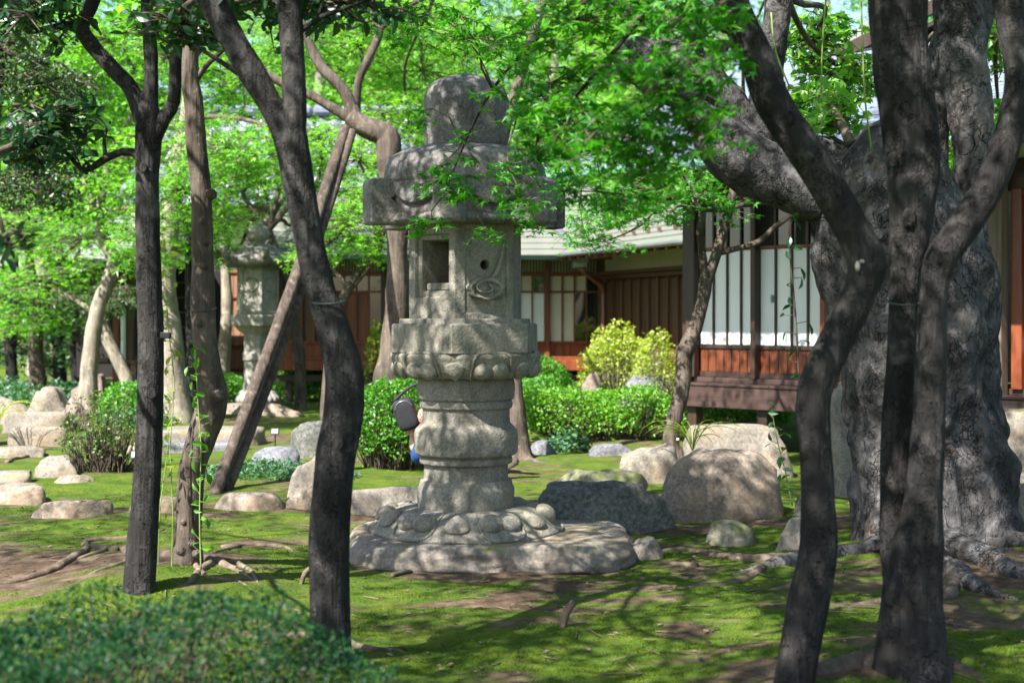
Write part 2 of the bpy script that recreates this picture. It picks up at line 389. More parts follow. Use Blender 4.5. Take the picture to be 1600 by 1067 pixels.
M['rock_brown'] = m_stone('brown_rock', (.10,.065,.05), (.17,.12,.10), (.28,.22,.19), 35., .6, (.06,.045,.04), .5, .1)
M['bark_dark'] = m_bark('dark_bark', (.009,.0085,.0085), (.022,.0205,.020), (.054,.050,.048), 22, 3., .03, rings=True, plates=20., pz=.22, crack=.55)
M['bark_brown'] = m_bark('brown_bark', (.026,.021,.017), (.065,.051,.041), (.13,.104,.084), 24, 3.5, .02, rings=True)
M['bark_old'] = m_bark('flaky_grey_bark', (.014,.0135,.0135), (.044,.042,.042), (.105,.10,.10), 14, 8., .05, plates=11., lichen=(.095,.098,.105))
M['bark_pale'] = m_bark('pale_bark', (.10,.085,.065), (.19,.165,.13), (.30,.265,.21), 20, 4., .015)
M['root'] = m_bark('root_bark', (.04,.03,.022), (.095,.072,.053), (.18,.14,.105), 14, 14., .012)
M['leaf_maple'] = m_leaf('maple_leaf', (.028,.15,.012), (.06,.28,.016), (.15,.40,.022), .52, .03)
M['leaf_bright'] = m_leaf('bright_maple_leaf', (.10,.30,.025), (.18,.44,.04), (.33,.54,.08), .52, .03)
M['leaf_far'] = m_leaf('broad_leaf', (.075,.25,.025), (.15,.38,.035), (.30,.48,.07), .52, .03)
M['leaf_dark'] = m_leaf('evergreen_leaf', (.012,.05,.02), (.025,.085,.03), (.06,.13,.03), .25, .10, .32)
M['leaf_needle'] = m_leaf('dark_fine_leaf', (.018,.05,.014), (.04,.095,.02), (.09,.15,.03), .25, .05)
M['leaf_hedge'] = m_leaf('hedge_leaf', (.035,.15,.010), (.075,.25,.014), (.17,.36,.02), .4, .03)
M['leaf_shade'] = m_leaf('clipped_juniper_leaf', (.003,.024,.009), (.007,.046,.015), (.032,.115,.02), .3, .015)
M['leaf_lime'] = m_leaf('lime_hedge_leaf', (.06,.20,.010), (.13,.33,.014), (.26,.44,.03), .45, .03)
M['leaf_olive'] = m_leaf('olive_shrub_leaf', (.03,.08,.012), (.07,.14,.018), (.17,.23,.03), .35, .03)
M['leaf_yellow'] = m_leaf('yellowgreen_leaf', (.16,.24,.015), (.32,.40,.03), (.45,.48,.08), .45, .05)
M['leaf_cover'] = m_leaf('groundcover_leaf', (.02,.075,.03), (.045,.13,.05), (.09,.18,.07), .3, .06)
M['twig'] = m_bark('twig_bark', (.03,.024,.018), (.07,.055,.042), (.13,.105,.08), 30, 6., .004)
M['stem_green'] = m_flat('green_stem', (.16,.24,.05), .6)
M['wood_dark'] = m_wood('dark_stained_wood', (.022,.013,.01), (.055,.032,.023), .42)
M['wood_beam'] = m_wood('dark_beam_wood', (.03,.017,.015), (.07,.042,.035), .5, 'x')
M['wood_red'] = m_wood('red_brown_wood', (.10,.022,.009), (.24,.065,.025), .4)
M['wood_plank'] = m_wood('wainscot_wood', (.06,.015,.007), (.19,.055,.022), .42)
M['wood_orange'] = m_wood('orange_wood', (.36,.12,.02), (.52,.20,.04), .4)
M['wood_brown'] = m_wood('brown_panel_wood', (.07,.035,.02), (.15,.08,.048), .5)
M['wood_tan'] = m_wood('weathered_plank_wood', (.16,.075,.04), (.30,.155,.09), .6)
M['wood_grey'] = m_wood('weathered_post_wood', (.10,.075,.055), (.22,.17,.125), .7)
M['pole'] = m_bark('prop_pole_bark', (.022,.017,.014), (.055,.042,.034), (.12,.095,.076), 30, 2., .01)
M['paper'] = m_flat('white_paper_behind_glass', (.66,.70,.74), .12, .5, 0, 2., .04)
M['cream'] = m_flat('cream_plaster', (.62,.58,.48), .8, .2, 0, 3., .06)
M['glass'] = m_flat('window_glass_room_shade', (.02,.024,.022), .03, .8, 0, 2., .1)  # opaque pane; its colour carries the darkness of the room behind
M['dark'] = m_flat('dark_interior', (.012,.010,.009), .8)  # near-black colour standing in for interior shade; also backs panels and tiles
M['metal'] = m_flat('grey_metal', (.30,.31,.34), .35, .5, .8)
M['copper'] = m_flat('copper_pipe', (.20,.10,.075), .4, .5, .5)
M['roof_sheet'] = m_flat('pale_metal_roofing', (.14,.145,.125), .5, .4, .0, 5., .10, .05)
M['roof_blue'] = m_flat('blue_grey_roofing', (.17,.20,.25), .3, .5, .1, 5., .1)
M['kawara'] = m_flat('grey_clay_roof_tile', (.13,.145,.20), .3, .6, 0, 6., .25, .05)
M['verdigris'] = m_flat('green_copper_gutter', (.12,.24,.22), .5, .4, .2)
M['white'] = m_flat('white_paint', (.75,.75,.75), .5)
M['wire'] = m_flat('weathered_wire', (.07,.075,.07), .6, .3, .3)
M['black'] = m_flat('black_plastic', (.012,.012,.013), .45)
M['bag'] = m_flat('dark_grey_bag_cloth', (.018,.018,.022), .7, .2, 0, 60., .3)
M['skin'] = m_flat('skin', (.48,.29,.20), .5)
M['hair'] = m_flat('dark_hair', (.012,.009,.008), .5)
M['denim'] = m_flat('blue_cloth', (.02,.055,.19), .85, .2, 0, 80., .3)
def _check():
    t = NT('orange_checked_cloth'); ck = t.n('TexChecker', {'Vector': t.coords(), 'Scale': 44., 'Color1': (.50,.075,.015,1), 'Color2': (.42,.32,.27,1)}).outputs[0]
    return t.pbr(ck, .8)
M['check'] = _check()
def _ground():
    t = NT('mossy_soil'); v = t.coords()
    big = t.noise(v, .9, 6, .62); mid = t.noise(v, 4.5, 6, .66); fine = t.noise(v, 70, 4, .7); vf = t.noise(v, 260, 2, .7)
    moss = t.ramp(mid, [(.30, (.026,.060,.008)), (.48, (.056,.105,.011)), (.62, (.095,.135,.018)), (.75, (.145,.145,.035))])
    moss = t.mix(t.math('MULTIPLY', t.val(vf, .42, .7), .5), moss, (.11,.15,.02))
    soil = t.ramp(t.noise(v, 9, 6, .7), [(.3, (.045,.03,.02)), (.5, (.105,.072,.05)), (.72, (.21,.155,.11))])
    # soil shows through in streaks and patches
    at_ = t.n('Attribute', attribute_name='soil').outputs['Fac']
    f = t.math('ADD', at_, t.math('MULTIPLY', t.math('SUBTRACT', t.noise(v, 26, 5, .7), .5), .5))
    col = t.mix(t.val(f, .48, .66), moss, soil)
    col = t.mix(t.math('MULTIPLY', t.val(fine, .45, .75), .28), col, (.03,.035,.012))
    nm = t.bump(fine, .8, .02); nm = t.bump(mid, .5, .05, nm); nm = t.bump(vf, .8, .006, nm)
    return t.pbr(col, .95, nm, .1)
M['ground'] = _ground()
def _moss():
    t = NT('moss_blade'); r = t.n('NewGeometry').outputs['Random Per Island']; v = t.coords()
    col = t.ramp(t.noise(v, 4.5, 6, .66), [(.30, (.030,.075,.008)), (.48, (.062,.128,.012)), (.62, (.105,.158,.018)), (.75, (.155,.17,.035))])
    col = t.mix(t.math('MULTIPLY', r, .45), col, (.13,.16,.025))
    d = t.n('BsdfDiffuse', {0: col}); tr = t.n('BsdfTranslucent', {0: col}); m = t.n('MixShader', {0: .3, 1: d.outputs[0], 2: tr.outputs[0]})
    t.t.links.new(m.outputs[0], t.out.inputs[0]); return t.m
M['moss'] = _moss()

# ------------------------------------------------------------------ ground
BARE = [(-1.9, 7.0, 1.0, .5, .28), (.9, 7.6, .9, .35, .24), (-.1, 7.25, .9, .14, .25), (1.3, 8.6, .8, .35, .22), (-.9, 12.8, .6, .5, .3), (-3.0, 7.4, 1.3, .7, .22), (2.4, 7.2, 1.3, .5, .2), (-.6, 8.9, .5, .4, .25), (1.4, 5.3, .6, .4, .12), (-3.2, 11.6, .5, .35, .3), (-3.0, 14.8, 1.2, .8, .2), (-3.6, 8.7, .8, .3, .2), (-2.0, 9.1, .7, .25, .2), (-1.2, 9.6, .5, .3, .2), (1.5, 8.75, .7, .2, .25), (.55, 8.3, .8, .25, .25), (-2.6, 7.1, 1.0, .25, .2), (-3.1, 6.6, .9, .2, .2), (2.2, 5.9, .7, .25, .12)]
def soil(x, y):
    x = np.asarray(x, float); y = np.asarray(y, float)
    s = .5+.34*fbm(np.stack([x*.9, y*1.6, 0*x+2], -1), 21, 4)+.42*fbm(np.stack([x*4.2, y*8, 0*x+5], -1), 23, 4)-.085
    for bx, by, rx, ry, k in BARE: s = s+k*np.exp(-((x-bx)/rx)**2-((y-by)/ry)**2)
    return s
def build_ground():
    def axis(lo, hi, a, b, fine):
        mid = np.arange(a, b, fine); out = [mid]
        s = fine; x = a; L = []
        while x > lo: s *= 1.35; x -= s; L.append(x)
        s = fine; y = mid[-1]; U = []
        while y < hi: s *= 1.35; y += s; U.append(y)
        return np.concatenate([np.array(L[::-1]), mid, np.array(U)])
    X = axis(-400, 400, -6, 6, .055); Y = axis(-60, 700, 3, 15, .055)
    gx, gy = np.meshgrid(X, Y); z = gz(gx, gy)
    far = np.clip((np.hypot(gx, gy)-30)/30, 0, 1); z = z*(1-far)
    V = np.stack([gx, gy, z], -1).reshape(-1, 3); n = len(X); i = np.arange(len(Y)-1)[:, None]*n; j = np.arange(n-1)[None]
    F = np.stack([i+j, i+j+1, i+n+j+1, i+n+j], -1).reshape(-1, 4)
    o = obj('ground', (V, [F]), M['ground'])
    at_ = o.data.attributes.new('soil', 'FLOAT', 'POINT'); at_.data.foreach_set('value', soil(gx, gy).ravel().astype(np.float32))
    tag(o, kind='structure', label='mossy garden ground with bare soil streaks')
build_ground()

# ------------------------------------------------------------------ rocks
import bmesh
_bm = bmesh.new(); bmesh.ops.create_icosphere(_bm, subdivisions=5, radius=1)
ICO5 = (np.array([v.co for v in _bm.verts]), np.array([[v.index for v in f.verts] for f in _bm.faces])); _bm.free()
_bm = bmesh.new(); bmesh.ops.create_icosphere(_bm, subdivisions=4, radius=1)
ICO4 = (np.array([v.co for v in _bm.verts]), np.array([[v.index for v in f.verts] for f in _bm.faces])); _bm.free()
def rock_geo(c, half, ztop, zbase, seed, p=2.6, cuts=5, amp=.20, hi=False, flat_top=0., rotz=0., lean=0., rough=1.):
    V0, F = ICO5 if hi else ICO4; rng = np.random.default_rng(seed)
    V = V0/(np.sum(np.abs(V0)**p, 1)**(1/p))[:, None]
    for _ in range(cuts):
        n = rng.normal(size=3); n[2] = abs(n[2])*.6; n /= np.linalg.norm(n); h = rng.uniform(.58, .88)
        e = np.maximum(V@n-h, 0); V = V-(e*.95)[:, None]*n
    V = V*(1+amp*fbm(V0*1.3+seed, seed, 3)[:, None])
    rg = 1-2*np.abs(fbm(V0*2.6+seed*1.7, seed+11, 3)); V = V*(1+.05*rough*rg[:, None]+.045*rough*fbm(V0*6+seed, seed+3, 3)[:, None]+.02*rough*fbm(V0*18, seed+5, 2)[:, None])
    if flat_top: V[:, 2] = np.where(V[:, 2] > 0, np.minimum(V[:, 2], flat_top+.12*(V[:, 2]-flat_top)), V[:, 2])
    V[:, 0] += lean*V[:, 2]
    if rotz:
        cz, sz = math.cos(rotz), math.sin(rotz); V = np.stack([V[:, 0]*cz-V[:, 1]*sz, V[:, 0]*sz+V[:, 1]*cz, V[:, 2]], -1)
    V[:, 0] /= np.abs(V[:, 0]).max(); V[:, 1] /= np.abs(V[:, 1]).max(); V[:, 2] = V[:, 2]/V[:, 2].max()
    H = ztop-zbase
    W = np.stack([c[0]+V[:, 0]*half[0], c[1]+V[:, 1]*half[1], np.where(V[:, 2] > 0, zbase+V[:, 2]*H, zbase+V[:, 2]*H*.5)], -1)
    return W, [F]
def rock(label, x0, x1, ytop, ybase, mat, seed, dr=.8, name='boulder', cat='boulder', D=None, group=None, **k):
    Df = D or gd(ybase); half = (x1-x0)/2/FX*Df; hd = half*dr; Dc = Df+hd*.8
    half = (x1-x0)/2/FX*Dc; X = ((x0+x1)/2-CX)/FX*Dc
    zb = float(gz(X, Dc))-.01; zt = CAMZ-(ytop-HY)/FX*(Dc-.1*hd)
    if zt < zb+.03: zt = zb+.03
    o = obj(name, rock_geo((X, Dc, 0), (half, hd), zt, zb, seed, **k), M[mat], loc=(X, Dc, zb))
    return tag(o, label, cat, group)
R_ = rock
tag(obj('foundation_stone', rock_geo((-.13, 8.0, 0), (.82, .68), .072, -.05, 4, p=4.2, cuts=0, amp=.10, hi=True, flat_top=.80, rough=.5), M['rock_grey'], loc=(-.13, 8.0, -.03)),
    'broad flat foundation stone carrying the large stone lantern', 'stone')
R_('long dark greenish boulder just behind the lantern foundation stone', 790, 1062, 750, 838, 'rock_dark', 12, .55, hi=True, cuts=4, p=2.3, D=8.35)
R_('big round tan boulder with sunlit front and chipped lower corner', 1030, 1224, 700, 810, 'rock_tan', 36, .65, hi=True, cuts=0, p=2.5, amp=.12, rough=.7)
R_('small flat mossy stone lying before the big round boulder', 1092, 1184, 812, 843, 'rock_moss', 8, .7, cuts=3, p=3)
R_('pale angular stone block between roots and old trunk', 1208, 1300, 808, 856, 'rock_grey', 21, .7, cuts=9, p=4, amp=.08)
R_('wide grey table rock under the raised veranda corner', 1065, 1262, 663, 748, 'rock_grey', 5, .5, D=11.3, p=3.6, cuts=3, flat_top=.75)
R_('sloping mottled rock at the foot of the slim bent tree', 955, 1068, 692, 758, 'rock_grey', 17, .7, D=10.9, cuts=4)
R_('low moss covered rock on the sunny moss behind dark boulder', 845, 1012, 732, 762, 'rock_moss', 6, .5, p=3, cuts=3, D=10.2)
R_('low smooth slab of grey stone beside the bent dark trunk', 545, 668, 762, 800, 'rock_grey', 14, .6, p=3.2, cuts=5, flat_top=.55, D=9.2)
R_('pointed standing stone with a sunlit top', 438, 512, 705, 778, 'rock_grey', 28, .6, cuts=6, p=2.0, D=9.9, lean=.25)
R_('small pale stone at the foot of the pointed standing stone', 446, 498, 762, 795, 'rock_tan', 31, .7, cuts=4, p=3)
R_('low rounded stone at the foot of the wooden prop', 330, 448, 769, 799, 'rock_tan', 35, .6, cuts=5, flat_top=.55, p=2.6)
R_('tall dark rounded stone beside the trimmed hedge', 450, 528, 657, 714, 'rock_dark', 42, .7, cuts=4, p=2.8)
R_('dark rippled flat rock above the creeping groundcover', 372, 470, 697, 735, 'rock_blue', 43, .6, cuts=4, p=3, D=11.6)
R_('small flat stone half hidden behind two slender trunks', 198, 282, 775, 801, 'rock_tan', 45, .6, p=3, cuts=5, flat_top=.55)
R_('long flat sunlit stone set in moss, tapering at one end', 44, 178, 780, 809, 'rock_tan', 47, .5, p=3, cuts=5, flat_top=.55)
R_('smooth rounded stepping stone behind the long flat sunlit one', -40, 84, 755, 787, 'rock_tan', 49, .6, p=3, cuts=5, flat_top=.55)
R_('grey stepping stone beside bare roots, partly shaded', -30, 64, 736, 758, 'rock_grey', 51, .6, p=3, cuts=5, flat_top=.55)
R_('wedge shaped grey rock beside the loose shrub', 54, 136, 711, 744, 'rock_grey', 53, .7, cuts=5)
R_('large pale boulder crowning the stone steps', 34, 128, 603, 652, 'rock_tan', 55, .7, cuts=5, D=16.5)
R_('grey boulder lying beside the large pale one', -50, 58, 616, 656, 'rock_grey', 57, .7, cuts=4, D=16.8)
R_('brownish split boulder behind the stone steps', 108, 186, 584, 628, 'rock_brown', 59, .7, cuts=6, D=18.5)
R_('upper slab of the stone steps', 4, 114, 643, 668, 'rock_grey', 61, .35, p=5, cuts=2, D=15.6, flat_top=.7, name='step_stone', cat='step')
R_('lower rough block of the stone steps, sunlit edge', 8, 112, 666, 702, 'rock_tan', 63, .35, p=4, cuts=3, D=13.8, flat_top=.8, name='step_stone', cat='step')
R_('broad square flagstone on the path to the small lantern', 250, 414, 668, 690, 'rock_grey', 65, .6, p=6, cuts=0, D=14.0, flat_top=.6, name='flagstone', cat='flagstone')
R_('long thin flagstone lying before the broad square one', 236, 392, 690, 704, 'rock_blue', 67, .45, p=6, cuts=0, D=13.2, flat_top=.6, name='flagstone', cat='flagstone')
R_('broken grey rock foundation under the small far lantern', 340, 482, 629, 662, 'rock_tan', 69, .7, p=3.5, cuts=6, D=17.9, flat_top=.75)
R_('dark blue boulder behind the long clipped hedge', 944, 1060, 586, 640, 'rock_blue', 71, .6, cuts=5, D=16.8)
R_('pale tilted slab rock beside the round clipped bushes', 884, 950, 580, 640, 'rock_tan', 73, .5, cuts=6, D=17.2)
R_('shaded round rock by the old trunk under the house step', 1572, 1640, 752, 818, 'rock_grey', 75, .7, cuts=3, D=8.4)
R_('speckled upright stone leaning behind the old trunk', 1290, 1360, 598, 760, 'granite', 77, .6, cuts=3, p=4, D=10.0)
R_('low bluish rock at the foot of the trunk behind the lantern', 824, 878, 687, 708, 'rock_blue', 79, .7, cuts=5)
R_('thin bluish slab in the moss before the clipped hedge', 918, 1012, 692, 712, 'rock_blue', 81, .5, p=4, cuts=4)
R_('weathered grey doorstep stone under the house corner', 1558, 1720, 640, 690, 'rock_grey', 83, .4, p=7, cuts=0, D=10.6, flat_top=.8, name='step_stone', cat='step')

R_('low flat stone at the foot of the stone steps', -30, 70, 697, 714, 'rock_grey', 85, .5, p=4, cuts=4, D=12.6)
R_('small rough stone between the loose shrub and bare roots', 84, 150, 742, 760, 'rock_tan', 87, .6, p=3, cuts=5)
R_('jagged grey stone leaning on the large pale boulder', 88, 150, 622, 655, 'rock_brown', 89, .6, cuts=7, D=15.9)
R_('flat sunlit stone under the standing thick pale trunk', 196, 262, 690, 706, 'rock_tan', 91, .6, p=4, cuts=4, D=12.9)
R_('knobby dark stone beside the pale angular block', 1240, 1310, 770, 812, 'rock_dark', 93, .6, cuts=6, D=8.9)
R_('small half buried stone at the end of the foundation stone', 985, 1040, 838, 858, 'rock_grey', 95, .6, cuts=5)

# ------------------------------------------------------------------ stone lanterns
def hexring(R, ang, sub=6, rnd=.0):
    out = []
    for k in range(6):
        a0, a1 = ang+k*math.pi/3, ang+(k+1)*math.pi/3
        p0 = np.array([math.sin(a0), -math.cos(a0)])*R; p1 = np.array([math.sin(a1), -math.cos(a1)])*R
        for t in range(sub):
            q = p0+(p1-p0)*t/sub
            if rnd: q = q*(1-rnd)+q/np.linalg.norm(q)*R*.95*rnd
            out.append(q)
    return np.array(out)
def hexloft(c, prof, ang, sub=8, rnd=0., seed=0, amp=.0025, cap=True):
    V = []; n = 6*sub
    for R, z in prof:
        h = hexring(R, ang, sub, rnd); V.append(np.concatenate([h+np.array(c[:2]), np.full((n, 1), z+c[2])], 1))
    V = np.concatenate(V); m = len(prof)
    V = V+amp*np.stack([fbm(V*18, seed, 3), fbm(V*18, seed+9, 3), fbm(V*18, seed+19, 3)], -1)
    i = np.arange(m-1)[:, None]*n; j = np.arange(n)[None]; j2 = (j+1) % n
    F = np.stack([i+j, i+j2, i+n+j2, i+n+j], -1).reshape(-1, 4)
    if not cap: return V, [F]
    V = np.concatenate([V, [[c[0], c[1], prof[0][1]+c[2]]], [[c[0], c[1], prof[-1][1]+c[2]]]]); jj = np.arange(n)
    T = np.concatenate([np.stack([np.full(n, len(V)-2), (jj+1) % n, jj], -1), np.stack([np.full(n, len(V)-1), (m-1)*n+jj, (m-1)*n+(jj+1) % n], -1)])
    return V, [F, T]
def sharp(o, a=.6):
    try: o.data.set_sharp_from_angle(angle=a)
    except Exception: pass
    return o
def rough_lathe(prof, c, n=96, seed=0, amp=.002, wob=.002):
    V, F = lathe(prof, n, c); d = V-np.array([c[0], c[1], 0]); d[:, 2] = 0; r = np.linalg.norm(d, axis=1)[:, None]+1e-6
    k = amp*fbm(V*22, seed, 3)+wob*fbm(V*4, seed+7, 2)
    return V+d/r*k[:, None]*np.minimum(1, r/.05), F
def lotus(c, prof, th0, lobe, lobe_w, s0, sw, seed, npet=6, rim=.03, between=.014, n=432, m=46):
    """carved ring of double-lobed petals: displacement along the profile normal"""
    P, _ = spline([(a, 0, b) for a, b in prof], [1]*len(prof), .006); P = P[:, [0, 2]]
    idx = np.linspace(0, len(P)-1, m); P = np.stack([np.interp(idx, np.arange(len(P)), P[:, 0]), np.interp(idx, np.arange(len(P)), P[:, 1])], -1)
    s = np.linspace(0, 1, m)[:, None]; T = np.gradient(P, axis=0); T /= np.linalg.norm(T, axis=1)[:, None]+1e-9
    Nn = np.stack([T[:, 1], -T[:, 0]], -1)
    if Nn[m//2, 0] < 0: Nn = -Nn
    th = np.arange(n)/n*2*np.pi; step = 2*np.pi/npet
    ph = (th-th0+step/2) % step-step/2                                # angle from the nearest petal centre
    ph = ph[None]; d = 0
    env = lambda x, w_: np.exp(-(x/w_)**4)
    d = d+lobe*(env(np.abs(ph)-lobe_w*1.05, lobe_w*.92)*env(s-s0, sw))
    edge = lobe_w*2.15*(1-.55*np.clip((s-s0)/sw*.5, -1, 1)**2)
    if lobe: d = d+.020*np.exp(-((np.abs(ph)-edge)/.035)**2)*env(s-s0, sw*1.5)      # petal border ridge
    if lobe: d = d-.016*np.exp(-((np.abs(ph)-edge-.065)/.025)**2)*env(s-s0, sw*1.5)-.012*np.exp(-(ph/.03)**2)*env(s-s0, sw)
    d = d+between*env(step/2-np.abs(ph), .10)*env(s-s0*.8, sw*.9)
    rimf = np.exp(-((s-.10)/.10)**2) if s0 < .6 else np.exp(-((s-.86)/.10)**2)
    d = d+rim*rimf*(np.cos(ph/(step/2)*math.pi)*.5)
    r = P[:, 0:1]+Nn[:, 0:1]*d; z = P[:, 1:2]+Nn[:, 1:2]*d+0*ph
    V = np.stack([c[0]+r*np.sin(th)[None], c[1]-r*np.cos(th)[None], c[2]+z], -1).reshape(-1, 3)
    V = V+.002*np.stack([fbm(V*20, seed, 3), fbm(V*20, seed+3, 3), fbm(V*20, seed+6, 3)], -1)
    i = np.arange(m-1)[:, None]*n; j = np.arange(n)[None]; j2 = (j+1) % n
    return V, [np.stack([i+j, i+j2, i+n+j2, i+n+j], -1).reshape(-1, 4)]
def petals(parent, c, prof, th0, s0, lobe, rim_s, mat, npet=6, rim_r=.008, dth=.118):
    P, _ = spline([(x, 0, z) for x, z in prof], [1]*len(prof), .004); P = P[:, [0, 2]]
    T = np.gradient(P, axis=0); T /= np.linalg.norm(T, axis=1)[:, None]+1e-9; N = np.stack([T[:, 1], -T[:, 0]], -1)
    L = np.concatenate([[0], np.cumsum(np.linalg.norm(np.diff(P, axis=0), axis=1))]); L /= L[-1]
    def on(th, s, out=0.):
        r = np.interp(s, L, P[:, 0]); z = np.interp(s, L, P[:, 1]); nr = np.interp(s, L, N[:, 0]); nz = np.interp(s, L, N[:, 1])
        if np.interp(.5, L, N[:, 0]) < 0: nr, nz = -nr, -nz
        r = r+nr*out; z = z+nz*out; return np.array([c[0]+r*math.sin(th), c[1]-r*math.cos(th), c[2]+z])
    V, F = ICO4
    for k in range(npet):
        t0 = th0+k*2*math.pi/npet
        for sg in (-1, 1):
            th = t0+sg*dth; o = on(th, s0); n = on(th, s0, .01)-o; n /= np.linalg.norm(n); tg = np.array([math.cos(th), math.sin(th), 0]); up = np.cross(tg, n)
            W = o+V[:, 0:1]*tg*lobe[0]+V[:, 1:2]*up*lobe[1]+V[:, 2:3]*n*lobe[2]
            W = W+.002*fbm(W*30, k, 2)[:, None]*n
            obj('petal_lobe', (W, [F]), mat, parent)
        path = []
        for q in np.linspace(-1, 1, 21):
            w_ = dth*2.35*np.sign(q)*(1-(1-abs(q))**2.2); s_ = rim_s[0]+(rim_s[1]-rim_s[0])*abs(q)**3.2
            path.append(on(t0+w_, s_, .002))
        obj('petal_rim', tube(path, [rim_r*(.5+.5*math.sin(math.pi*(i+.5)/21)+.25) for i in range(21)], seg=8, step=.01, amp=.04), mat, parent)
        th = t0+math.pi/npet; o = on(th, s0); n = on(th, s0, .01)-o; n /= np.linalg.norm(n); tg = np.array([math.cos(th), math.sin(th), 0]); up = np.cross(tg, n)
        obj('inner_petal', (o+V[:, 0:1]*tg*lobe[0]*.9*(1+.5*V[:, 1:2]*np.sign(rim_s[1]-rim_s[0]))+V[:, 1:2]*up*lobe[1]*1.15+V[:, 2:3]*n*lobe[2]*.6, [F]), mat, parent)
def rect24(u0, u1, v0, v1):
    out = []
    for a, b in (((u0, v0), (u1, v0)), ((u1, v0), (u1, v1)), ((u1, v1), (u0, v1)), ((u0, v1), (u0, v0))):
        for t in range(6): out.append((a[0]+(b[0]-a[0])*t/6, a[1]+(b[1]-a[1])*t/6))
    return out
def circ24(cu, cv, r): return [(cu+r*math.cos(math.radians(-135+15*k)), cv+r*math.sin(math.radians(-135+15*k))) for k in range(24)]
def face_panel(p0, p1, z0, z1, rings):
    """wall of a box between two corners; rings of 24 points (u, v in metres from lower corner) with depth, nested inwards"""
    p0 = np.array(p0); p1 = np.array(p1); L = np.linalg.norm(p1-p0); e = (p1-p0)/L; n_in = np.array([-e[1], e[0]])
    V = []
    for pts, dep in rings:
        for u, v in pts: q = p0+e*u+n_in*dep; V.append((q[0], q[1], z0+v))
    m = len(rings); i = np.arange(m-1)[:, None]*24; j = np.arange(24)[None]; j2 = (j+1) % 24
    F = np.stack([i+j, i+j2, i+24+j2, i+24+j], -1).reshape(-1, 4)
    V = np.array(V); V = np.concatenate([V, V[-24:].mean(0)[None]]); jj = np.arange(24)
    T = np.stack([np.full(24, len(V)-1), (m-1)*24+jj, (m-1)*24+(jj+1) % 24], -1)
    return V, [F, T]

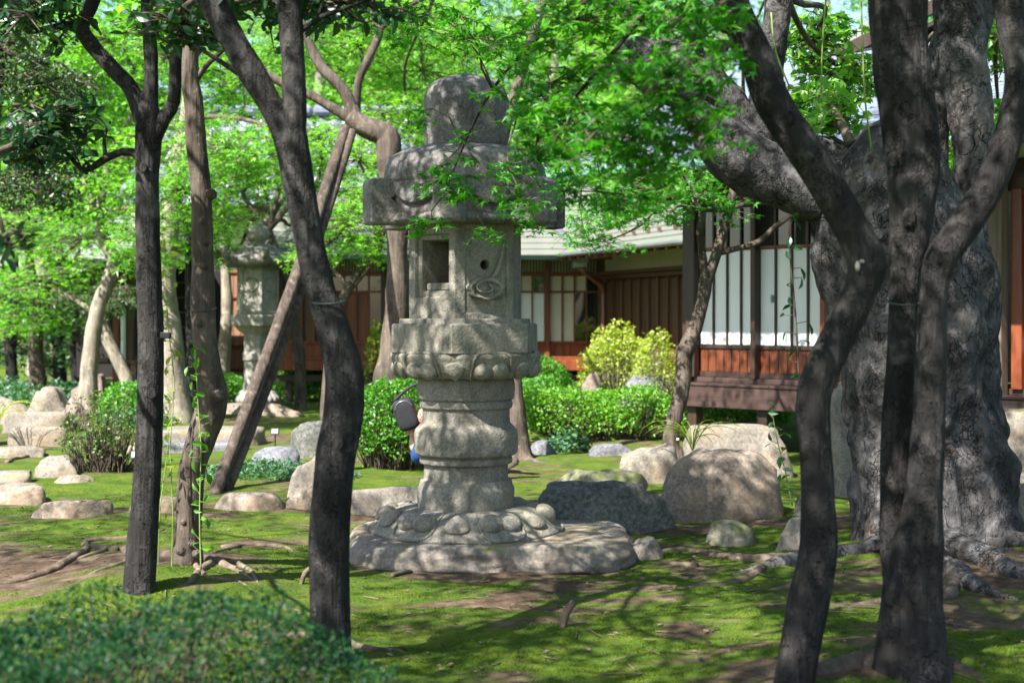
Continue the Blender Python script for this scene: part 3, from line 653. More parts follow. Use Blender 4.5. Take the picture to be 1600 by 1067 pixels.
LX, LY = (728-CX)/FX*8.0, 8.0
def lz(py, D=8.0): return CAMZ-(py-HY)/FX*D
def big_lantern():
    root = thing('stone_lantern', 'large granite lantern with broad carved roof and lotus foot, standing before the dark boulder', 'stone lantern', (LX, LY, .08))
    c = (LX, LY, 0.); A0 = math.radians(-8)
    # lotus foot
    prof = [(.46, .055), (.532, .062), (.542, .080), (.525, .096), (.495, .118), (.462, .150), (.415, .178), (.36, .196), (.31, .202), (.24, .202)]
    lb = obj('lotus_base', lotus(c, prof, math.radians(-34), 0, .1, .5, .2, 3, rim=.022, between=0), M['granite'], root)
    petals(lb, c, prof, math.radians(-34), .50, (.072, .062, .046), (.22, .76), M['granite'])
    # column of turned rings
    P = [(.20, .196), (.272, .198), (.274, .305), (.262, .325), (.258, .352), (.238, .358), (.236, .44), (.262, .445), (.262, .475), (.252, .482),
         (.286, .497), (.292, .52), (.292, .60), (.286, .632), (.262, .655), (.247, .672), (.245, .748), (.262, .756), (.262, .785), (.252, .795), (.272, .806), (.275, .88), (.268, .915), (.255, .93), (.10, .932)]
    sharp(obj('column', rough_lathe(smooth_prof(P, 5), c, 120, 5), M['granite'], root), .9)
    prof = [(.24, .925), (.335, .925), (.362, .94), (.385, .97), (.402, 1.01), (.414, 1.045), (.405, 1.062), (.36, 1.064)]
    lc = obj('lotus_capital', lotus(c, prof, math.radians(-37), 0, .1, .45, .2, 8, rim=.010, between=0), M['granite'], root)
    petals(lc, c, prof, math.radians(-37), .52, (.055, .050, .036), (.88, .28), M['granite'], rim_r=.008, dth=.125)
    # hexagonal platform
    pl = [(.34, 1.058), (.428, 1.06), (.437, 1.068), (.437, 1.19), (.436, 1.216), (.428, 1.224), (.396, 1.226), (.394, 1.228), (.392, 1.248), (.386, 1.252), (.30, 1.253)]
    sharp(obj('platform', hexloft(c, pl, A0, 10, 0, 11, .0016), M['granite'], root))
    # fire box: six walls, two carved
    R = .335; z0, z1 = 1.250, 1.77; h = z1-z0; geos = []
    for k in range(6):
        a0, a1 = A0+k*math.pi/3, A0+(k+1)*math.pi/3
        p0 = (LX+math.sin(a0)*R, LY-math.cos(a0)*R); p1 = (LX+math.sin(a1)*R, LY-math.cos(a1)*R); L = R
        full = rect24(0, L, 0, h)
        if k in (5, 2):    # the window face, with a stepped frame
            rg = [(full, 0), (rect24(.045, L-.045, .115, h-.055), 0), (rect24(.052, L-.052, .122, h-.062), .022),
                  (rect24(.078, L-.062, .15, h-.085), .022), (rect24(.082, L-.066, .155, h-.09), .034), (rect24(.082, L-.066, .155, h-.09), .30)]
        elif k in (0, 3):  # the face with the round hole
            rg = [(full, 0), (rect24(.055, L-.035, .03, h-.03), 0), (rect24(.060, L-.040, .035, h-.035), .008), (circ24(.175, .295, .030), .008), (circ24(.175, .295, .026), .014), (circ24(.175, .295, .025), .16)]
        else: rg = [(full, 0), (rect24(.04, L-.04, .03, h-.03), 0), (rect24(.045, L-.045, .035, h-.035), .008), (rect24(.1, L-.1, .1, h-.1), .008)]
        geos.append(face_panel(p0, p1, z0, z1, rg))
    fb = sharp(obj('fire_box', join(*geos), M['granite'], root), .5)
    # sill in the window and cloud carving below the hole
    def on_face(k, u, v, out):
        a0, a1 = A0+k*math.pi/3, A0+(k+1)*math.pi/3
        p0 = np.array((LX+math.sin(a0)*R, LY-math.cos(a0)*R)); p1 = np.array((LX+math.sin(a1)*R, LY-math.cos(a1)*R)); e = (p1-p0)/R; no = np.array([e[1], -e[0]])
        q = p0+e*u+no*out; return np.array([q[0], q[1], z0+v])
    piece('window_sill', fb, on_face(5, R*.53, .175, -.06), (.17, .05, .045), M['granite'], rot=(0, 0, A0-math.pi/6), bev=.01)
    V = []; nn = 96; rows = [(1.0, -.012), (1.0, .026), (.95, .040), (.84, .044), (.76, .028), (.0, .028)]
    for sc_, d in rows:
        for t in range(nn):
            a = t/nn*2*np.pi; r = 1+.13*abs(math.sin(a*3.5+.6)); V.append(on_face(0, .172+math.cos(a)*.098*r*sc_, .165+math.sin(a)*.056*r*sc_, d-.004))
    i = np.arange(len(rows)-1)[:, None]*nn; j = np.arange(nn)[None]; j2 = (j+1) % nn
    cloud = (np.array(V), [np.stack([i+j, i+j2, i+nn+j2, i+nn+j], -1).reshape(-1, 4)])
    sp = [on_face(0, .172+math.cos(a)*r*1.45, .17+math.sin(a)*r*.8, .034) for a, r in [(math.radians(d_), .058-.0001*d_) for d_ in range(-60, 430, 18)]]
    coil = tube(sp, np.linspace(.010, .008, len(sp)), seg=8, step=.01, amp=.05)
    tail = tube([on_face(0, .20, .21, .0), on_face(0, .235, .25, .010), on_face(0, .262, .33, .010), on_face(0, .287, .43, -.004)], [.012, .013, .010, .003], seg=8, step=.02, amp=.05)
    obj('cloud_carving', join(cloud, coil, tail), M['granite'], fb)
    # roof
    rf_under = hexloft(c, [(.30, 1.765), (.41, 1.768), (.43, 1.775), (.49, 1.782), (.495, 1.80), (.47, 1.83)], A0, 8, .1, 21)
    n, m = 400, 50; th = np.arange(n)/n*2*np.pi; ph = (th-A0) % (math.pi/3)-math.pi/6
    zz = np.array(list(np.linspace(1.795, 2.0, 64)))
    rows = []
    for z in zz:
        t = (z-1.795)/.205; apo = .408/np.cos(ph); circ = .420
        r = (apo*.55+circ*.45)*(1-.03*t*t)
        zg = 1.872+.085*(np.abs(ph)/.40)**2
        r = r+.036*(1/(1+np.exp(-(z-zg)/.0025)))-.012*np.exp(-((z-zg+.006)/.006)**2)+.012*np.exp(-((z-(zg-.04))/.03)**2)
        rows.append(np.stack([LX+r*np.sin(th), LY-r*np.cos(th), 0*th+z], -1))
    for r0, z in [(.452, 2.005), (.458, 2.02), (.456, 2.06), (.448, 2.10), (.425, 2.145), (.385, 2.175), (.33, 2.196), (.27, 2.208), (.20, 2.214), (.05, 2.216)]:
        b = r0*(1+.025*np.cos(6*(th-A0))*(z < 2.15)); rows.append(np.stack([LX+b*np.sin(th), LY-b*np.cos(th), 0*th+z], -1))
    V = np.concatenate(rows); V = V+.003*np.stack([fbm(V*16, 1, 4), fbm(V*16, 2, 4), fbm(V*16, 3, 4)], -1)
    i = np.arange(len(rows)-1)[:, None]*n; j = np.arange(n)[None]; j2 = (j+1) % n
    dome = (V, [np.stack([i+j, i+j2, i+n+j2, i+n+j], -1).reshape(-1, 4)])
    rf = obj('roof', join(rf_under, dome), M['granite_dark'], root)
    for k in range(6):      # square corner blocks
        a = A0+k*math.pi/3; e = np.array([math.cos(a), math.sin(a)]); o_ = np.array([math.sin(a), -math.cos(a)])
        prof = [(.26, 1.772), (.566, 1.766), (.580, 1.778), (.582, 1.992), (.566, 2.014), (.47, 2.024), (.30, 2.03)]
        V = []
        for sgn, ins in ((-1, .0), (-1, .012), (1, .012), (1, .0)):
            for q, z in prof:
                wd = .080*(1-.06*(z > 1.9)); cc = ins
                off = sgn*wd if ins == 0 else sgn*(wd)
                qq = q-(.010 if ins == 0 else 0); zq = z-(.008 if (ins == 0 and z > 1.9) else 0)+(.006 if (ins == 0 and z < 1.8) else 0)
                off = sgn*(wd if ins == 0 else wd-.010)
                p = np.array([LX, LY])+o_*qq+e*off; V.append((p[0], p[1], zq))
        V = np.array(V); mm = len(prof); F = []
        for s_ in range(3):
            for t in range(mm-1): F.append([s_*mm+t, s_*mm+t+1, (s_+1)*mm+t+1, (s_+1)*mm+t])
        V = np.concatenate([V, V[:mm].mean(0)[None], V[-mm:].mean(0)[None]])
        T = [[len(V)-2, t+1, t] for t in range(mm-1)]+[[len(V)-1, 3*mm+t, 3*mm+t+1] for t in range(mm-1)]
        obj('roof_corner', (V, [np.array(F), np.array(T)]), M['granite_dark'], rf, smooth=False)
    P = [(.10, 2.20), (.222, 2.207), (.228, 2.222), (.236, 2.27), (.240, 2.33), (.241, 2.40), (.240, 2.455), (.232, 2.505), (.210, 2.548), (.172, 2.582), (.12, 2.604), (.06, 2.615), (.03, 2.626), (.0, 2.630)]
    P, _ = spline([(a, 0, b) for a, b in P], [1]*len(P), .012)
    obj('finial', rough_lathe(P[:, [0, 2]], c, 80, 15, .005, .004), M['granite_dark'], root)
big_lantern()

def small_lantern():
    D = 18.6; X = (403-CX)/FX*D; c = (X, D, 0.); s = FX/D; q_ = .885
    z = lambda py: CAMZ-(py-HY)/s
    root = thing('stone_lantern', 'pale far stone lantern with curled roof corners and ball finial near the house', 'stone lantern', (X, D, z(628)))
    A0 = math.radians(20); m = M['granite_pale']
    obj('lotus_base', lotus(c, [(.20*q_, z(629)), (.30*q_, z(627)), (.30*q_, z(622)), (.26*q_, z(616)), (.22*q_, z(611)), (.1*q_, z(610))], .3, .02, .13, .5, .27, 5, n=144, m=20), m, root)
    sharp(obj('column', hexloft(c, [(.22*q_, z(612)), (.235*q_, z(609)), (.23*q_, z(600)), (.215*q_, z(597)), (.215*q_, z(565)), (.24*q_, z(562)), (.24*q_, z(552)), (.215*q_, z(549)), (.215*q_, z(525)), (.235*q_, z(521)), (.15*q_, z(519))], A0, 4), m, root))
    sharp(obj('platform', hexloft(c, [(.24*q_, z(521)), (.31*q_, z(516)), (.36*q_, z(510)), (.42*q_, z(508)), (.425*q_, z(494)), (.41*q_, z(492)), (.3*q_, z(491))], A0, 6), m, root))
    R = .325*q_; geos = []; z0, z1 = z(492), z(416); h = z1-z0
    for k in range(6):
        a0, a1 = A0+k*math.pi/3, A0+(k+1)*math.pi/3
        p0 = (X+math.sin(a0)*R, D-math.cos(a0)*R); p1 = (X+math.sin(a1)*R, D-math.cos(a1)*R)
        rg = [(rect24(0, R, 0, h), 0), (rect24(.03, R-.03, .06, h-.05), 0), (rect24(.035, R-.035, .065, h-.055), .012), (circ24(R/2, h*.62, .095), .012), (circ24(R/2, h*.62, .088), -.004), (circ24(R/2, h*.62, .07), .012)]
        geos.append(face_panel(p0, p1, z0, z1, rg))
        if k in (0, 5):     # fretwork rows under the eaves and the plinth
            for q in range(9):
                for vv in (h-.03, .03):
                    e = (np.array(p1)-np.array(p0))/R; no = np.array([e[1], -e[0]]); cc = np.array(p0)+e*(.04+q*.03)
                    V = [(*(cc+e*a*.010+no*b), z0+vv+d*.02) for a in (-1, 1) for b in (-.01, .008) for d in (-1, 1)]
                    geos.append((np.array(V), [np.array([[0,1,3,2],[4,6,7,5],[0,2,6,4],[1,5,7,3],[2,3,7,6],[0,4,5,1]])]))
    sharp(obj('fire_box', join(*geos), m, root), .5)
    n = 180; th = np.arange(n)/n*2*np.pi; ph = np.abs((th-A0+math.pi/6) % (math.pi/3)-math.pi/6); corner = np.exp(-(ph/.16)**2)
    rows = []
    for r0, py, lift in [(.30, 417, 0), (.42, 418, 0), (.50, 414, .5), (.52, 408, 1), (.50, 402, .9), (.43, 400, .4), (.36, 395, .1), (.29, 389, 0), (.20, 385, 0), (.10, 383, 0)]:
        r = q_*r0*(1+.12*corner*(r0 > .4)-.05*(1-corner)*(r0 > .4)); rows.append(np.stack([X+r*np.sin(th), D-r*np.cos(th), z(py)+.06*lift*corner+0*th], -1))
    V = np.concatenate(rows); i = np.arange(len(rows)-1)[:, None]*n; j = np.arange(n)[None]; j2 = (j+1) % n
    rf = obj('roof', (V, [np.stack([i+j, i+j2, i+n+j2, i+n+j], -1).reshape(-1, 4)]), M['granite_dark'], root)
    for k in range(6):
        a = A0+k*math.pi/3; o_ = np.array([math.sin(a), -math.cos(a), 0]); b = np.array([X, D, 0])
        P = [b+o_*.16*q_+[0,0,z(384)], b+o_*.33*q_+[0,0,z(394)], b+o_*.50*q_+[0,0,z(402)], b+o_*.60*q_+[0,0,z(402)], b+o_*.63*q_+[0,0,z(395)], b+o_*.58*q_+[0,0,z(391)]]
        obj('roof_corner', tube(P, [.03,.035,.045,.05,.045,.03], seg=9, step=.04, amp=.03), M['granite_dark'], rf)
    P, _ = spline([(.06*q_,0,z(386)), (.12*q_,0,z(384)), (.10*q_,0,z(380)), (.155*q_,0,z(372)), (.165*q_,0,z(364)), (.14*q_,0,z(356)), (.08*q_,0,z(351)), (.02*q_,0,z(347)), (.0*q_,0,z(346))], [1]*9, .02)
    obj('finial', rough_lathe(P[:, [0, 2]], c, 40, 4), m, root)
small_lantern()

# ------------------------------------------------------------------ house wing with glazed veranda (behind the old tree)
def veranda_wing():
    r = thing('veranda_house', 'raised wooden house wing with white paper screens and dark posts behind the old tree', 'house', (1.796, 14.0, 0), math.radians(-45))
    L = 5.6; P = lambda n, c, s, m, **k: piece(n, r, c, s, M[m], world=False, **k)
    F = .587
    P('edge_beam', (L/2-.02, -.16, .485), (L+.1, .16, .205), 'wood_beam', bev=.008)
    P('veranda_floor', (L/2, 1.3, .545), (L, 2.72, .05), 'wood_brown')
    for k in range(16): P('floor_board', (.17+k*.35, -.10, .600), (.345, .30, .022), 'wood_beam')
    for u in (.10, .92, 1.75, 2.6, 3.4, 4.3, 5.2):
        P('stilt', (u, -.12, .19), (.11, .11, .40), 'wood_dark'); P('stilt', (u, 2.3, .24), (.11, .11, .50), 'wood_dark')
    P('back_wall', (L/2, 2.7, 1.55), (L, .06, 1.95), 'cream'); P('end_wall', (.02, 1.35, 1.55), (.06, 2.6, 1.95), 'wood_dark'); P('end_wall', (L, 1.35, 1.55), (.06, 2.6, 1.95), 'wood_dark')
    P('sill_beam', (L/2, .04, .637), (L, .11, .05), 'wood_beam')
    P('head_beam', (L/2, .04, 2.37), (L, .12, .14), 'wood_beam')
    bays = [.0, .735, 1.50, 2.27, 3.04]
    for b, u in enumerate(bays):
        wd = .055 if b else .11
        P('post', (u+(.0 if b else -.01), -.02, 1.48), (wd, .09, 1.64), 'wood_dark' if b != 2 else 'wood_red', bev=.006)
    P('corner_post', (-.085, .02, 1.45), (.07, .12, 1.74), 'wood_dark')
    for b in range(4):
        a, e = bays[b]+(.055 if b == 0 else .0275), bays[b+1]-.0275; n = 4; wd = (e-a)/n
        d = P('screen', ((a+e)/2, .05, 1.28), (e-a, .02, 1.26), 'dark')
        d['label'] = 'sliding screen of four tall white panes over a wainscot'
        q = lambda nm, c, s, m, **k: piece(nm, d, np.array(c)-np.array(d.location), s, M[m], world=False, **k)
        q('bottom_rail', ((a+e)/2, .03, .690), (e-a, .034, .055), 'wood_dark')
        q('middle_rail', ((a+e)/2, .03, .960), (e-a, .040, .040), 'wood_dark')
        q('upper_rail', ((a+e)/2, .03, 1.905), (e-a, .040, .032), 'wood_red')
        npl = 7; pw = (e-a)/npl
        for k in range(npl): q('plank', (a+pw*(k+.5), .034, .829), (pw-.006, .016, .222), 'wood_plank', bev=.003)
        for k in range(n):
            q('pane', (a+wd*(k+.5), .036, 1.434), (wd-.002, .008, .905), 'paper', bev=.001)
            q('transom_pane', (a+wd*(k+.5), .036, 2.11), (wd-.002, .008, .375), 'glass', bev=.001)
            if k: q('mullion', (a+wd*k, .026, 1.62), (.020, .036, 1.34), 'wood_dark', bev=.003)
    piece('door_pull', r, (.90, .018, 1.42), (.03, .012, .07), M['verdigris'], world=False)
    # big square post and the panelled door bay beyond
    P('main_post', (3.19, -.10, 1.52), (.13, .13, 1.86), 'wood_grey', bev=.008)
    P('door_jamb', (3.33, .0, 1.48), (.09, .10, 1.64), 'wood_red')
    a, e = 3.375, 4.6
    d = P('door', ((a+e)/2, .07, 1.46), (e-a, .02, 1.6), 'dark')
    q = lambda nm, c, s, m, **k: piece(nm, d, np.array(c)-np.array(d.location), s, M[m], world=False, **k)
    for z in (.69, .95, 1.62, 2.24): q('rail', ((a+e)/2, .04, z), (e-a, .04, .05), 'wood_red')
    for k in range(5): q('stile', (a+(e-a)*k/4*.98+.012, .036, 1.46), (.028, .046, 1.6), 'wood_red')
    for k in range(4):
        x = a+(e-a)*(k+.5)/4
        q('panel', (x, .05, .82), (.27, .014, .21), 'wood_plank'); q('pane', (x, .05, 1.285), (.28, .008, .62), 'paper'); q('pane', (x, .05, 1.93), (.28, .008, .57), 'glass')
    # eaves
    P('wall_plate', (L/2, .10, 2.50), (L, .10, .12), 'wood_dark'); P('frieze', (L/2, .12, 2.66), (L, .04, .20), 'cream')
    sl = math.atan2(.42, 1.0)
    for k in range(15): P('rafter', (-.55+k*.45, -.38, 2.72), (.055, 1.45, .07), 'wood_dark', rot=(sl*.55, 0, 0))
    P('soffit', (L/2-.35, -.38, 2.775), (L+1.5, 1.5, .02), 'wood_brown', rot=(sl*.55, 0, 0))
    P('fascia', (L/2-.35, -1.11, 2.585), (L+1.55, .035, .09), 'wood_dark')
    for k in range(16):     # lapped roofing courses
        v = k*.27; P('roof_sheet', (L/2-.35, -1.05+v*.92, 2.70+v*.39), (L+1.6, .30, .022), 'roof_blue', rot=(sl-.05, 0, 0), bev=.006)
    V, Fc = tube([(-1.15, -1.19, 2.60), (1.5, -1.19, 2.595), (L+.5, -1.19, 2.59)], [.05]*3, seg=10, step=.5, amp=0)
    o = obj('gutter', (V, Fc), M['verdigris'], r, world=False)
    # hanging lamp under the eave corner
    lp = obj('eave_lamp', lathe([(.0, 2.50), (.03, 2.49), (.05, 2.44), (.085, 2.39), (.09, 2.36), (.06, 2.35), (.0, 2.35)], 20, (-.35, -.75, 0)), M['black'], r, world=False)
    # upper storey gable edge above the wing
    for k in range(7):
        P('upper_roof_course', (2.1, 2.3+k*.30, 4.75+k*.17), (4.4, .34, .03), 'roof_sheet', rot=(.5, -.30, 0), bev=.006)
    P('upper_fascia', (2.1, 2.08, 4.60), (4.4, .05, .14), 'wood_dark', rot=(0, -.30, 0)); P('upper_soffit', (2.1, 2.8, 4.60), (4.4, 1.4, .04), 'wood_dark', rot=(.2, -.30, 0))
    P('upper_wall', (3.3, 3.6, 3.8), (4.0, .1, 2.4), 'wood_brown')
veranda_wing()

# ------------------------------------------------------------------ rear house
def rear_house():
    Y = 21.0; r = thing('rear_house', 'long low red wooden house with glazed bays and pale metal roof beyond the clipped hedge', 'house', (-1.0, Y, 0))
    P = lambda n, c, s, m, **k: piece(n, r, c, s, M[m], **k)
    x0, x1 = -3.5, 1.32; n = 6; bw = (x1-x0)/n; xm = (x0+x1)/2; L = x1-x0
    P('back_wall', (xm, Y+.7, 1.3), (L, .06, 1.9), 'dark'); P('floor', (xm, Y+.4, .50), (L, 1.0, .06), 'wood_brown')
    P('base_beam', (xm, Y-.12, .525), (L, .18, .15), 'wood_red'); P('ground_sill', (xm, Y-.03, .33), (L, .1, .10), 'wood_dark')
    P('sill', (xm, Y-.02, .625), (L, .09, .05), 'wood_red'); P('head', (xm, Y-.02, 1.86), (L, .09, .05), 'wood_red'); P('top_plate', (xm, Y-.02, 2.10), (L, .1, .07), 'wood_dark')
    kind = ['board', 'red', 'dark', 'board', 'paper', 'mixed']
    for b in range(n):
        a = x0+b*bw; c = a+bw/2
        P('post', (a, Y-.04, 1.28), (.075, .10, 1.72), 'wood_dark' if b in (2, 3) else 'wood_red')
        for k in range(7): P('plank', (a+bw*(k+.5)/7, Y, .745), (bw/7-.006, .02, .19), 'wood_red', bev=.003)
        P('middle_rail', (c, Y-.02, .855), (bw-.08, .05, .035), 'wood_red')
        P('transom_rail', (c, Y-.02, 1.60), (bw-.08, .05, .03), 'wood_red')
        for k in range(4):
            x = a+.04+(bw-.08)*(k+.5)/4; w_ = (bw-.08)/4
            if k: P('mullion', (x-w_/2, Y-.02, 1.355), (.022, .045, .96), 'wood_red', bev=.003)
            ty = kind[b]
            m = {'board': 'wood_brown', 'red': 'wood_red' if k < 3 else 'glass', 'dark': 'glass', 'paper': 'paper', 'mixed': 'cream' if k < 2 else 'glass'}[ty]
            P('pane', (x, Y+.01, 1.23), (w_-.004, .01, .72), m); P('pane', (x, Y+.01, 1.725), (w_-.004, .01, .22), 'cream' if (ty in ('paper', 'mixed') and k < 3) else ('wood_brown' if ty == 'board' else 'glass'))
        P('lattice_board', (c, Y+.02, 1.975), (bw, .02, .18), 'cream')
        for k in range(18): P('lattice_slat', (a+bw*(k+.5)/18, Y-.005, 1.975), (.016, .02, .18), 'wood_dark', bev=.002)
    for x in np.linspace(x0+.2, x1-.2, 6): P('stilt', (x, Y+.05, .16), (.10, .10, .36), 'wood_dark')
    # roof over this part: lapped courses
    for k in range(13): P('roof_course', (xm-.1, Y-.85+k*.27, 2.145+k*.098), (L+.35, .31, .026), 'roof_sheet', rot=(.27, 0, 0), bev=.005)
    P('soffit', (xm, Y-.40, 2.19), (L+.2, .95, .02), 'wood_brown', rot=(.3, 0, 0)); P('fascia', (xm, Y-.86, 2.085), (L+.2, .03, .06), 'wood_red')
    obj('gutter', tube([(x0-.1, Y-.93, 2.08), (xm, Y-.93, 2.075), (x1-.35, Y-.93, 2.07)], [.04]*3, seg=10, step=.6, amp=0), M['verdigris'], r)
    # side part running towards the veranda wing
    A = np.array([1.32, 20.9]); B = np.array([2.75, 16.4]); d = (B-A)/np.linalg.norm(B-A); Ls = np.linalg.norm(B-A); no = np.array([d[1], -d[0]]); rz = math.atan2(d[1], d[0])
    def Q(nm, s, out, z, size, m, **k):
        q = A+d*s+no*out; return P(nm, (q[0], q[1], z), size, m, rot=(0, 0, rz), **k)
    Q('panel_wall', Ls/2, -.06, 1.25, (Ls, .04, 1.6), 'wood_brown'); Q('base_beam', Ls/2, .03, .52, (Ls, .16, .13), 'wood_brown')
    Q('cornice', Ls/2-.5, .06, 1.86, (Ls-1.0, .16, .05), 'wood_brown'); Q('cornice', Ls/2-.5, .04, 1.80, (Ls-1.0, .12, .05), 'wood_brown')
    for k in range(11):
        s = .2+k*.32
        Q('panel', s+.14, -.02, 1.2, (.27, .03, 1.10), 'wood_brown'); Q('batten', s-.02, .01, 1.2, (.045, .05, 1.14), 'wood_brown')
    Q('upper_wall', Ls/2, -.05, 2.0, (Ls, .04, .24), 'cream')
    Q('door_frame', 3.93, .02, 1.21, (.09, .08, 1.26), 'wood_orange'); Q('door_frame', 4.30, .02, 1.21, (.06, .08, 1.26), 'wood_orange'); Q('door_head', 4.1, .03, 1.86, (.46, .09, .06), 'wood_orange'); Q('door_pane', 4.12, -.005, 1.2, (.32, .02, 1.2), 'paper')
    Q('door_post', 3.78, .02, 1.22, (.12, .10, 1.34), 'wood_brown')
    for k in range(11):
        q = A+d*(Ls/2+.3)+no*(.75-k*.27); P('roof_course', (q[0], q[1], 2.155+k*.105), (Ls+.6, .31, .026), 'roof_sheet', rot=(.29, 0, rz), bev=.005)
    for k in range(10):
        q = A+d*(.5+k*.42)+no*(.40-.03*(k % 2)); P('snow_guard', (q[0], q[1], 2.345), (.07, .03, .05), 'copper', rot=(.37, 0, rz))
    g0 = A+d*.1+no*.88; g1 = A+d*(Ls+.3)+no*.88
    obj('gutter', tube([(g0[0], g0[1], 2.10), ((g0[0]+g1[0])/2, (g0[1]+g1[1])/2, 2.095), (g1[0], g1[1], 2.09)], [.035]*3, seg=10, step=.5, amp=0), M['metal'], r)
    for k in range(14):
        q = A+d*(.3+k*.33)+no*.80; P('rafter_end', (q[0], q[1], 2.06), (.05, .12, .05), 'wood_tan', rot=(.2, 0, rz))
    q = A+d*(Ls/2+.2)+no*.35; P('soffit', (q[0], q[1], 2.17), (Ls+.4, 1.0, .02), 'wood_brown', rot=(.3, 0, rz))
    P('corner_post', (1.42, 20.96, 1.28), (.30, .20, 1.85), 'wood_brown')
    # rain head and down pipe in the corner
    hb = at(906, 411, 20.0); P('rain_head', hb, (.20, .16, .13), 'metal'); P('rain_head', at(912, 404, 19.95), (.12, .10, .10), 'metal')
    dp = [at(906, 418, 20.0), at(913, 424, 20.0), at(930, 437, 20.2), at(942, 447, 20.3), at(943, 460, 20.3), at(943, 555, 20.3)]
    obj('down_pipe', tube(dp, [.045, .045, .05, .05, .035, .035], seg=10, step=.06, amp=0), M['copper'], r)
    # hip ridge between the two roofs
    obj('roof_ridge', tube([(.95, 20.2, 2.16), (.55, 21.4, 2.68), (.1, 22.7, 3.2)], [.05]*3, seg=8, step=.3, amp=0), M['metal'], r)
rear_house()

# ------------------------------------------------------------------ plank walled house with tiled roof, and its open porch
def tiled_house():
    Y = 25.0; r = thing('tiled_house', 'orange plank walled house with grey clay tile roof behind the small lantern', 'house', (-5.2, Y, 0))
    P = lambda n, c, s, m, **k: piece(n, r, c, s, M[m], **k)
    xa, xb = -6.7, -3.6
    P('wall', ((xa+xb)/2, Y+.1, 1.7), (xb-xa, .1, 3.2), 'cream')
    n = 24; pw = (xb-xa)/n
    for k in range(n): P('plank', (xa+pw*(k+.5), Y, 1.16), (pw-.008, .03, 1.80), 'wood_tan', bev=.004)
    for z in (.30, .72, 1.14, 1.56, 2.0): P('batten', ((xa+xb)/2, Y-.03, z), (xb-xa, .03, .035), 'wood_red')
    # curved clay tiles in courses
    nx, ny = 17, 17; tw, tl = .285, .25; sl = math.atan2(1.9, 3.6)
    u = np.linspace(0, 1, 9); x = (u-.5)*.30; zc = .035*np.sin(u*2*np.pi); V = []
    for yy in (0, .29):
        V += [(a, yy, b+(.012 if yy == 0 else 0)) for a, b in zip(x, zc)]
    V += [(a, 0, b-.012) for a, b in zip(x, zc)]
    F = [[i, i+1, i+10, i+9] for i in range(8)]+[[i+18, i+19, i+1, i] for i in range(8)]
    me = mesh_np('roof_tile', V, [np.array(F)], M['kawara'])
    rf = obj('roof', (np.array([(-6.75, 24.45, 3.10), (-1.75, 24.45, 3.10), (-1.75, 28.4, 5.15), (-6.75, 28.4, 5.15)]), [np.array([[0,1,2,3]])]), M['dark'], r, smooth=False)
    R0 = np.array(r.location)
    for i in range(nx):
        for j in range(ny):
            o = bpy.data.objects.new('roof_tile', me); C.objects.link(o); o.parent = rf
            s = j*tl; o.location = tuple(np.array([-6.55+i*tw, 24.40+s*math.cos(sl), 3.16+s*math.sin(sl)])-R0); o.rotation_euler = (sl, 0, 0)
    for k in range(9): P('ridge_tile', (-6.4+k*.55, 28.1, 5.28), (.54, .28, .20), 'kawara', bev=.06)
    obj('gutter', tube([(-6.8, 24.36, 3.08), (-4.2, 24.36, 3.075), (-1.7, 24.36, 3.07)], [.045]*3, seg=10, step=.6, amp=0), M['copper'], r)
    P('eave_board', (-4.25, 24.7, 3.06), (5.0, .5, .03), 'wood_brown')
    P('hip_ridge', (-6.62, 25.6, 3.95), (.26, 2.6, .22), 'kawara', rot=(sl, 0, 0), bev=.06)
    # long far roof slope behind the trees
tiled_house()
def porch():
    Y = 22.5; r = thing('garden_pavilion', 'open wooden pavilion with low sloping roof beside the stone steps', 'pavilion', (-6.4, Y, 0))
    P = lambda n, c, s, m, **k: piece(n, r, c, s, M[m], **k)
    X = lambda px: (px-CX)/FX*Y
    for px, m, wd in ((132, 'wood_dark', .09), (182, 'wood_red', .10), (204, 'wood_brown', .10), (262, 'wood_dark', .09)): P('post', (X(px), Y, 1.0), (wd, wd, 2.0), m)
    obj('down_pipe', tube([(X(196), Y-.12, 1.72), (X(196), Y-.12, 1.0), (X(196), Y-.12, .1)], [.04]*3, seg=8, step=.4, amp=0), M['white'], r)
    P('floor', (X(215), Y+.6, .52), (1.5, 1.5, .06), 'wood_brown'); P('bench', (X(165), Y-.3, .55), (.35, .4, .05), 'wood_brown'); P('bench_leg', (X(158), Y-.4, .27), (.06, .06, .5), 'wood_brown'); P('bench_leg', (X(218), Y-.3, .27), (.08, .08, .5), 'wood_brown')
    P('back_wall', (X(200), Y+1.6, 1.2), (2.6, .06, 2.0), 'dark')
    for k in range(5): P('screen_rail', (X(225), Y+1.5, .8+k*.25), (1.0, .03, .025), 'wood_brown')
    P('window', (X(216), Y+1.52, 1.28), (.22, .02, .22), 'paper')
    for k in range(9):
        t = k/8; P('roof_course', (X(84)+.08+t*1.75, Y+.2, 1.73+t*.62), (.26, 2.6, .025), 'roof_sheet', rot=(0, -.34, 0), bev=.005)
    obj('eave_roll', tube([(X(80), Y-1.1, 1.66), (X(150), Y-1.1, 1.87), (X(225), Y-1.1, 2.22)], [.035]*3, seg=8, step=.2, amp=.02), M['metal'], r)
    P('fascia', (X(155), Y-1.05, 1.88), (1.6, .04, .09), 'wood_dark', rot=(0, -.34, 0))
porch()

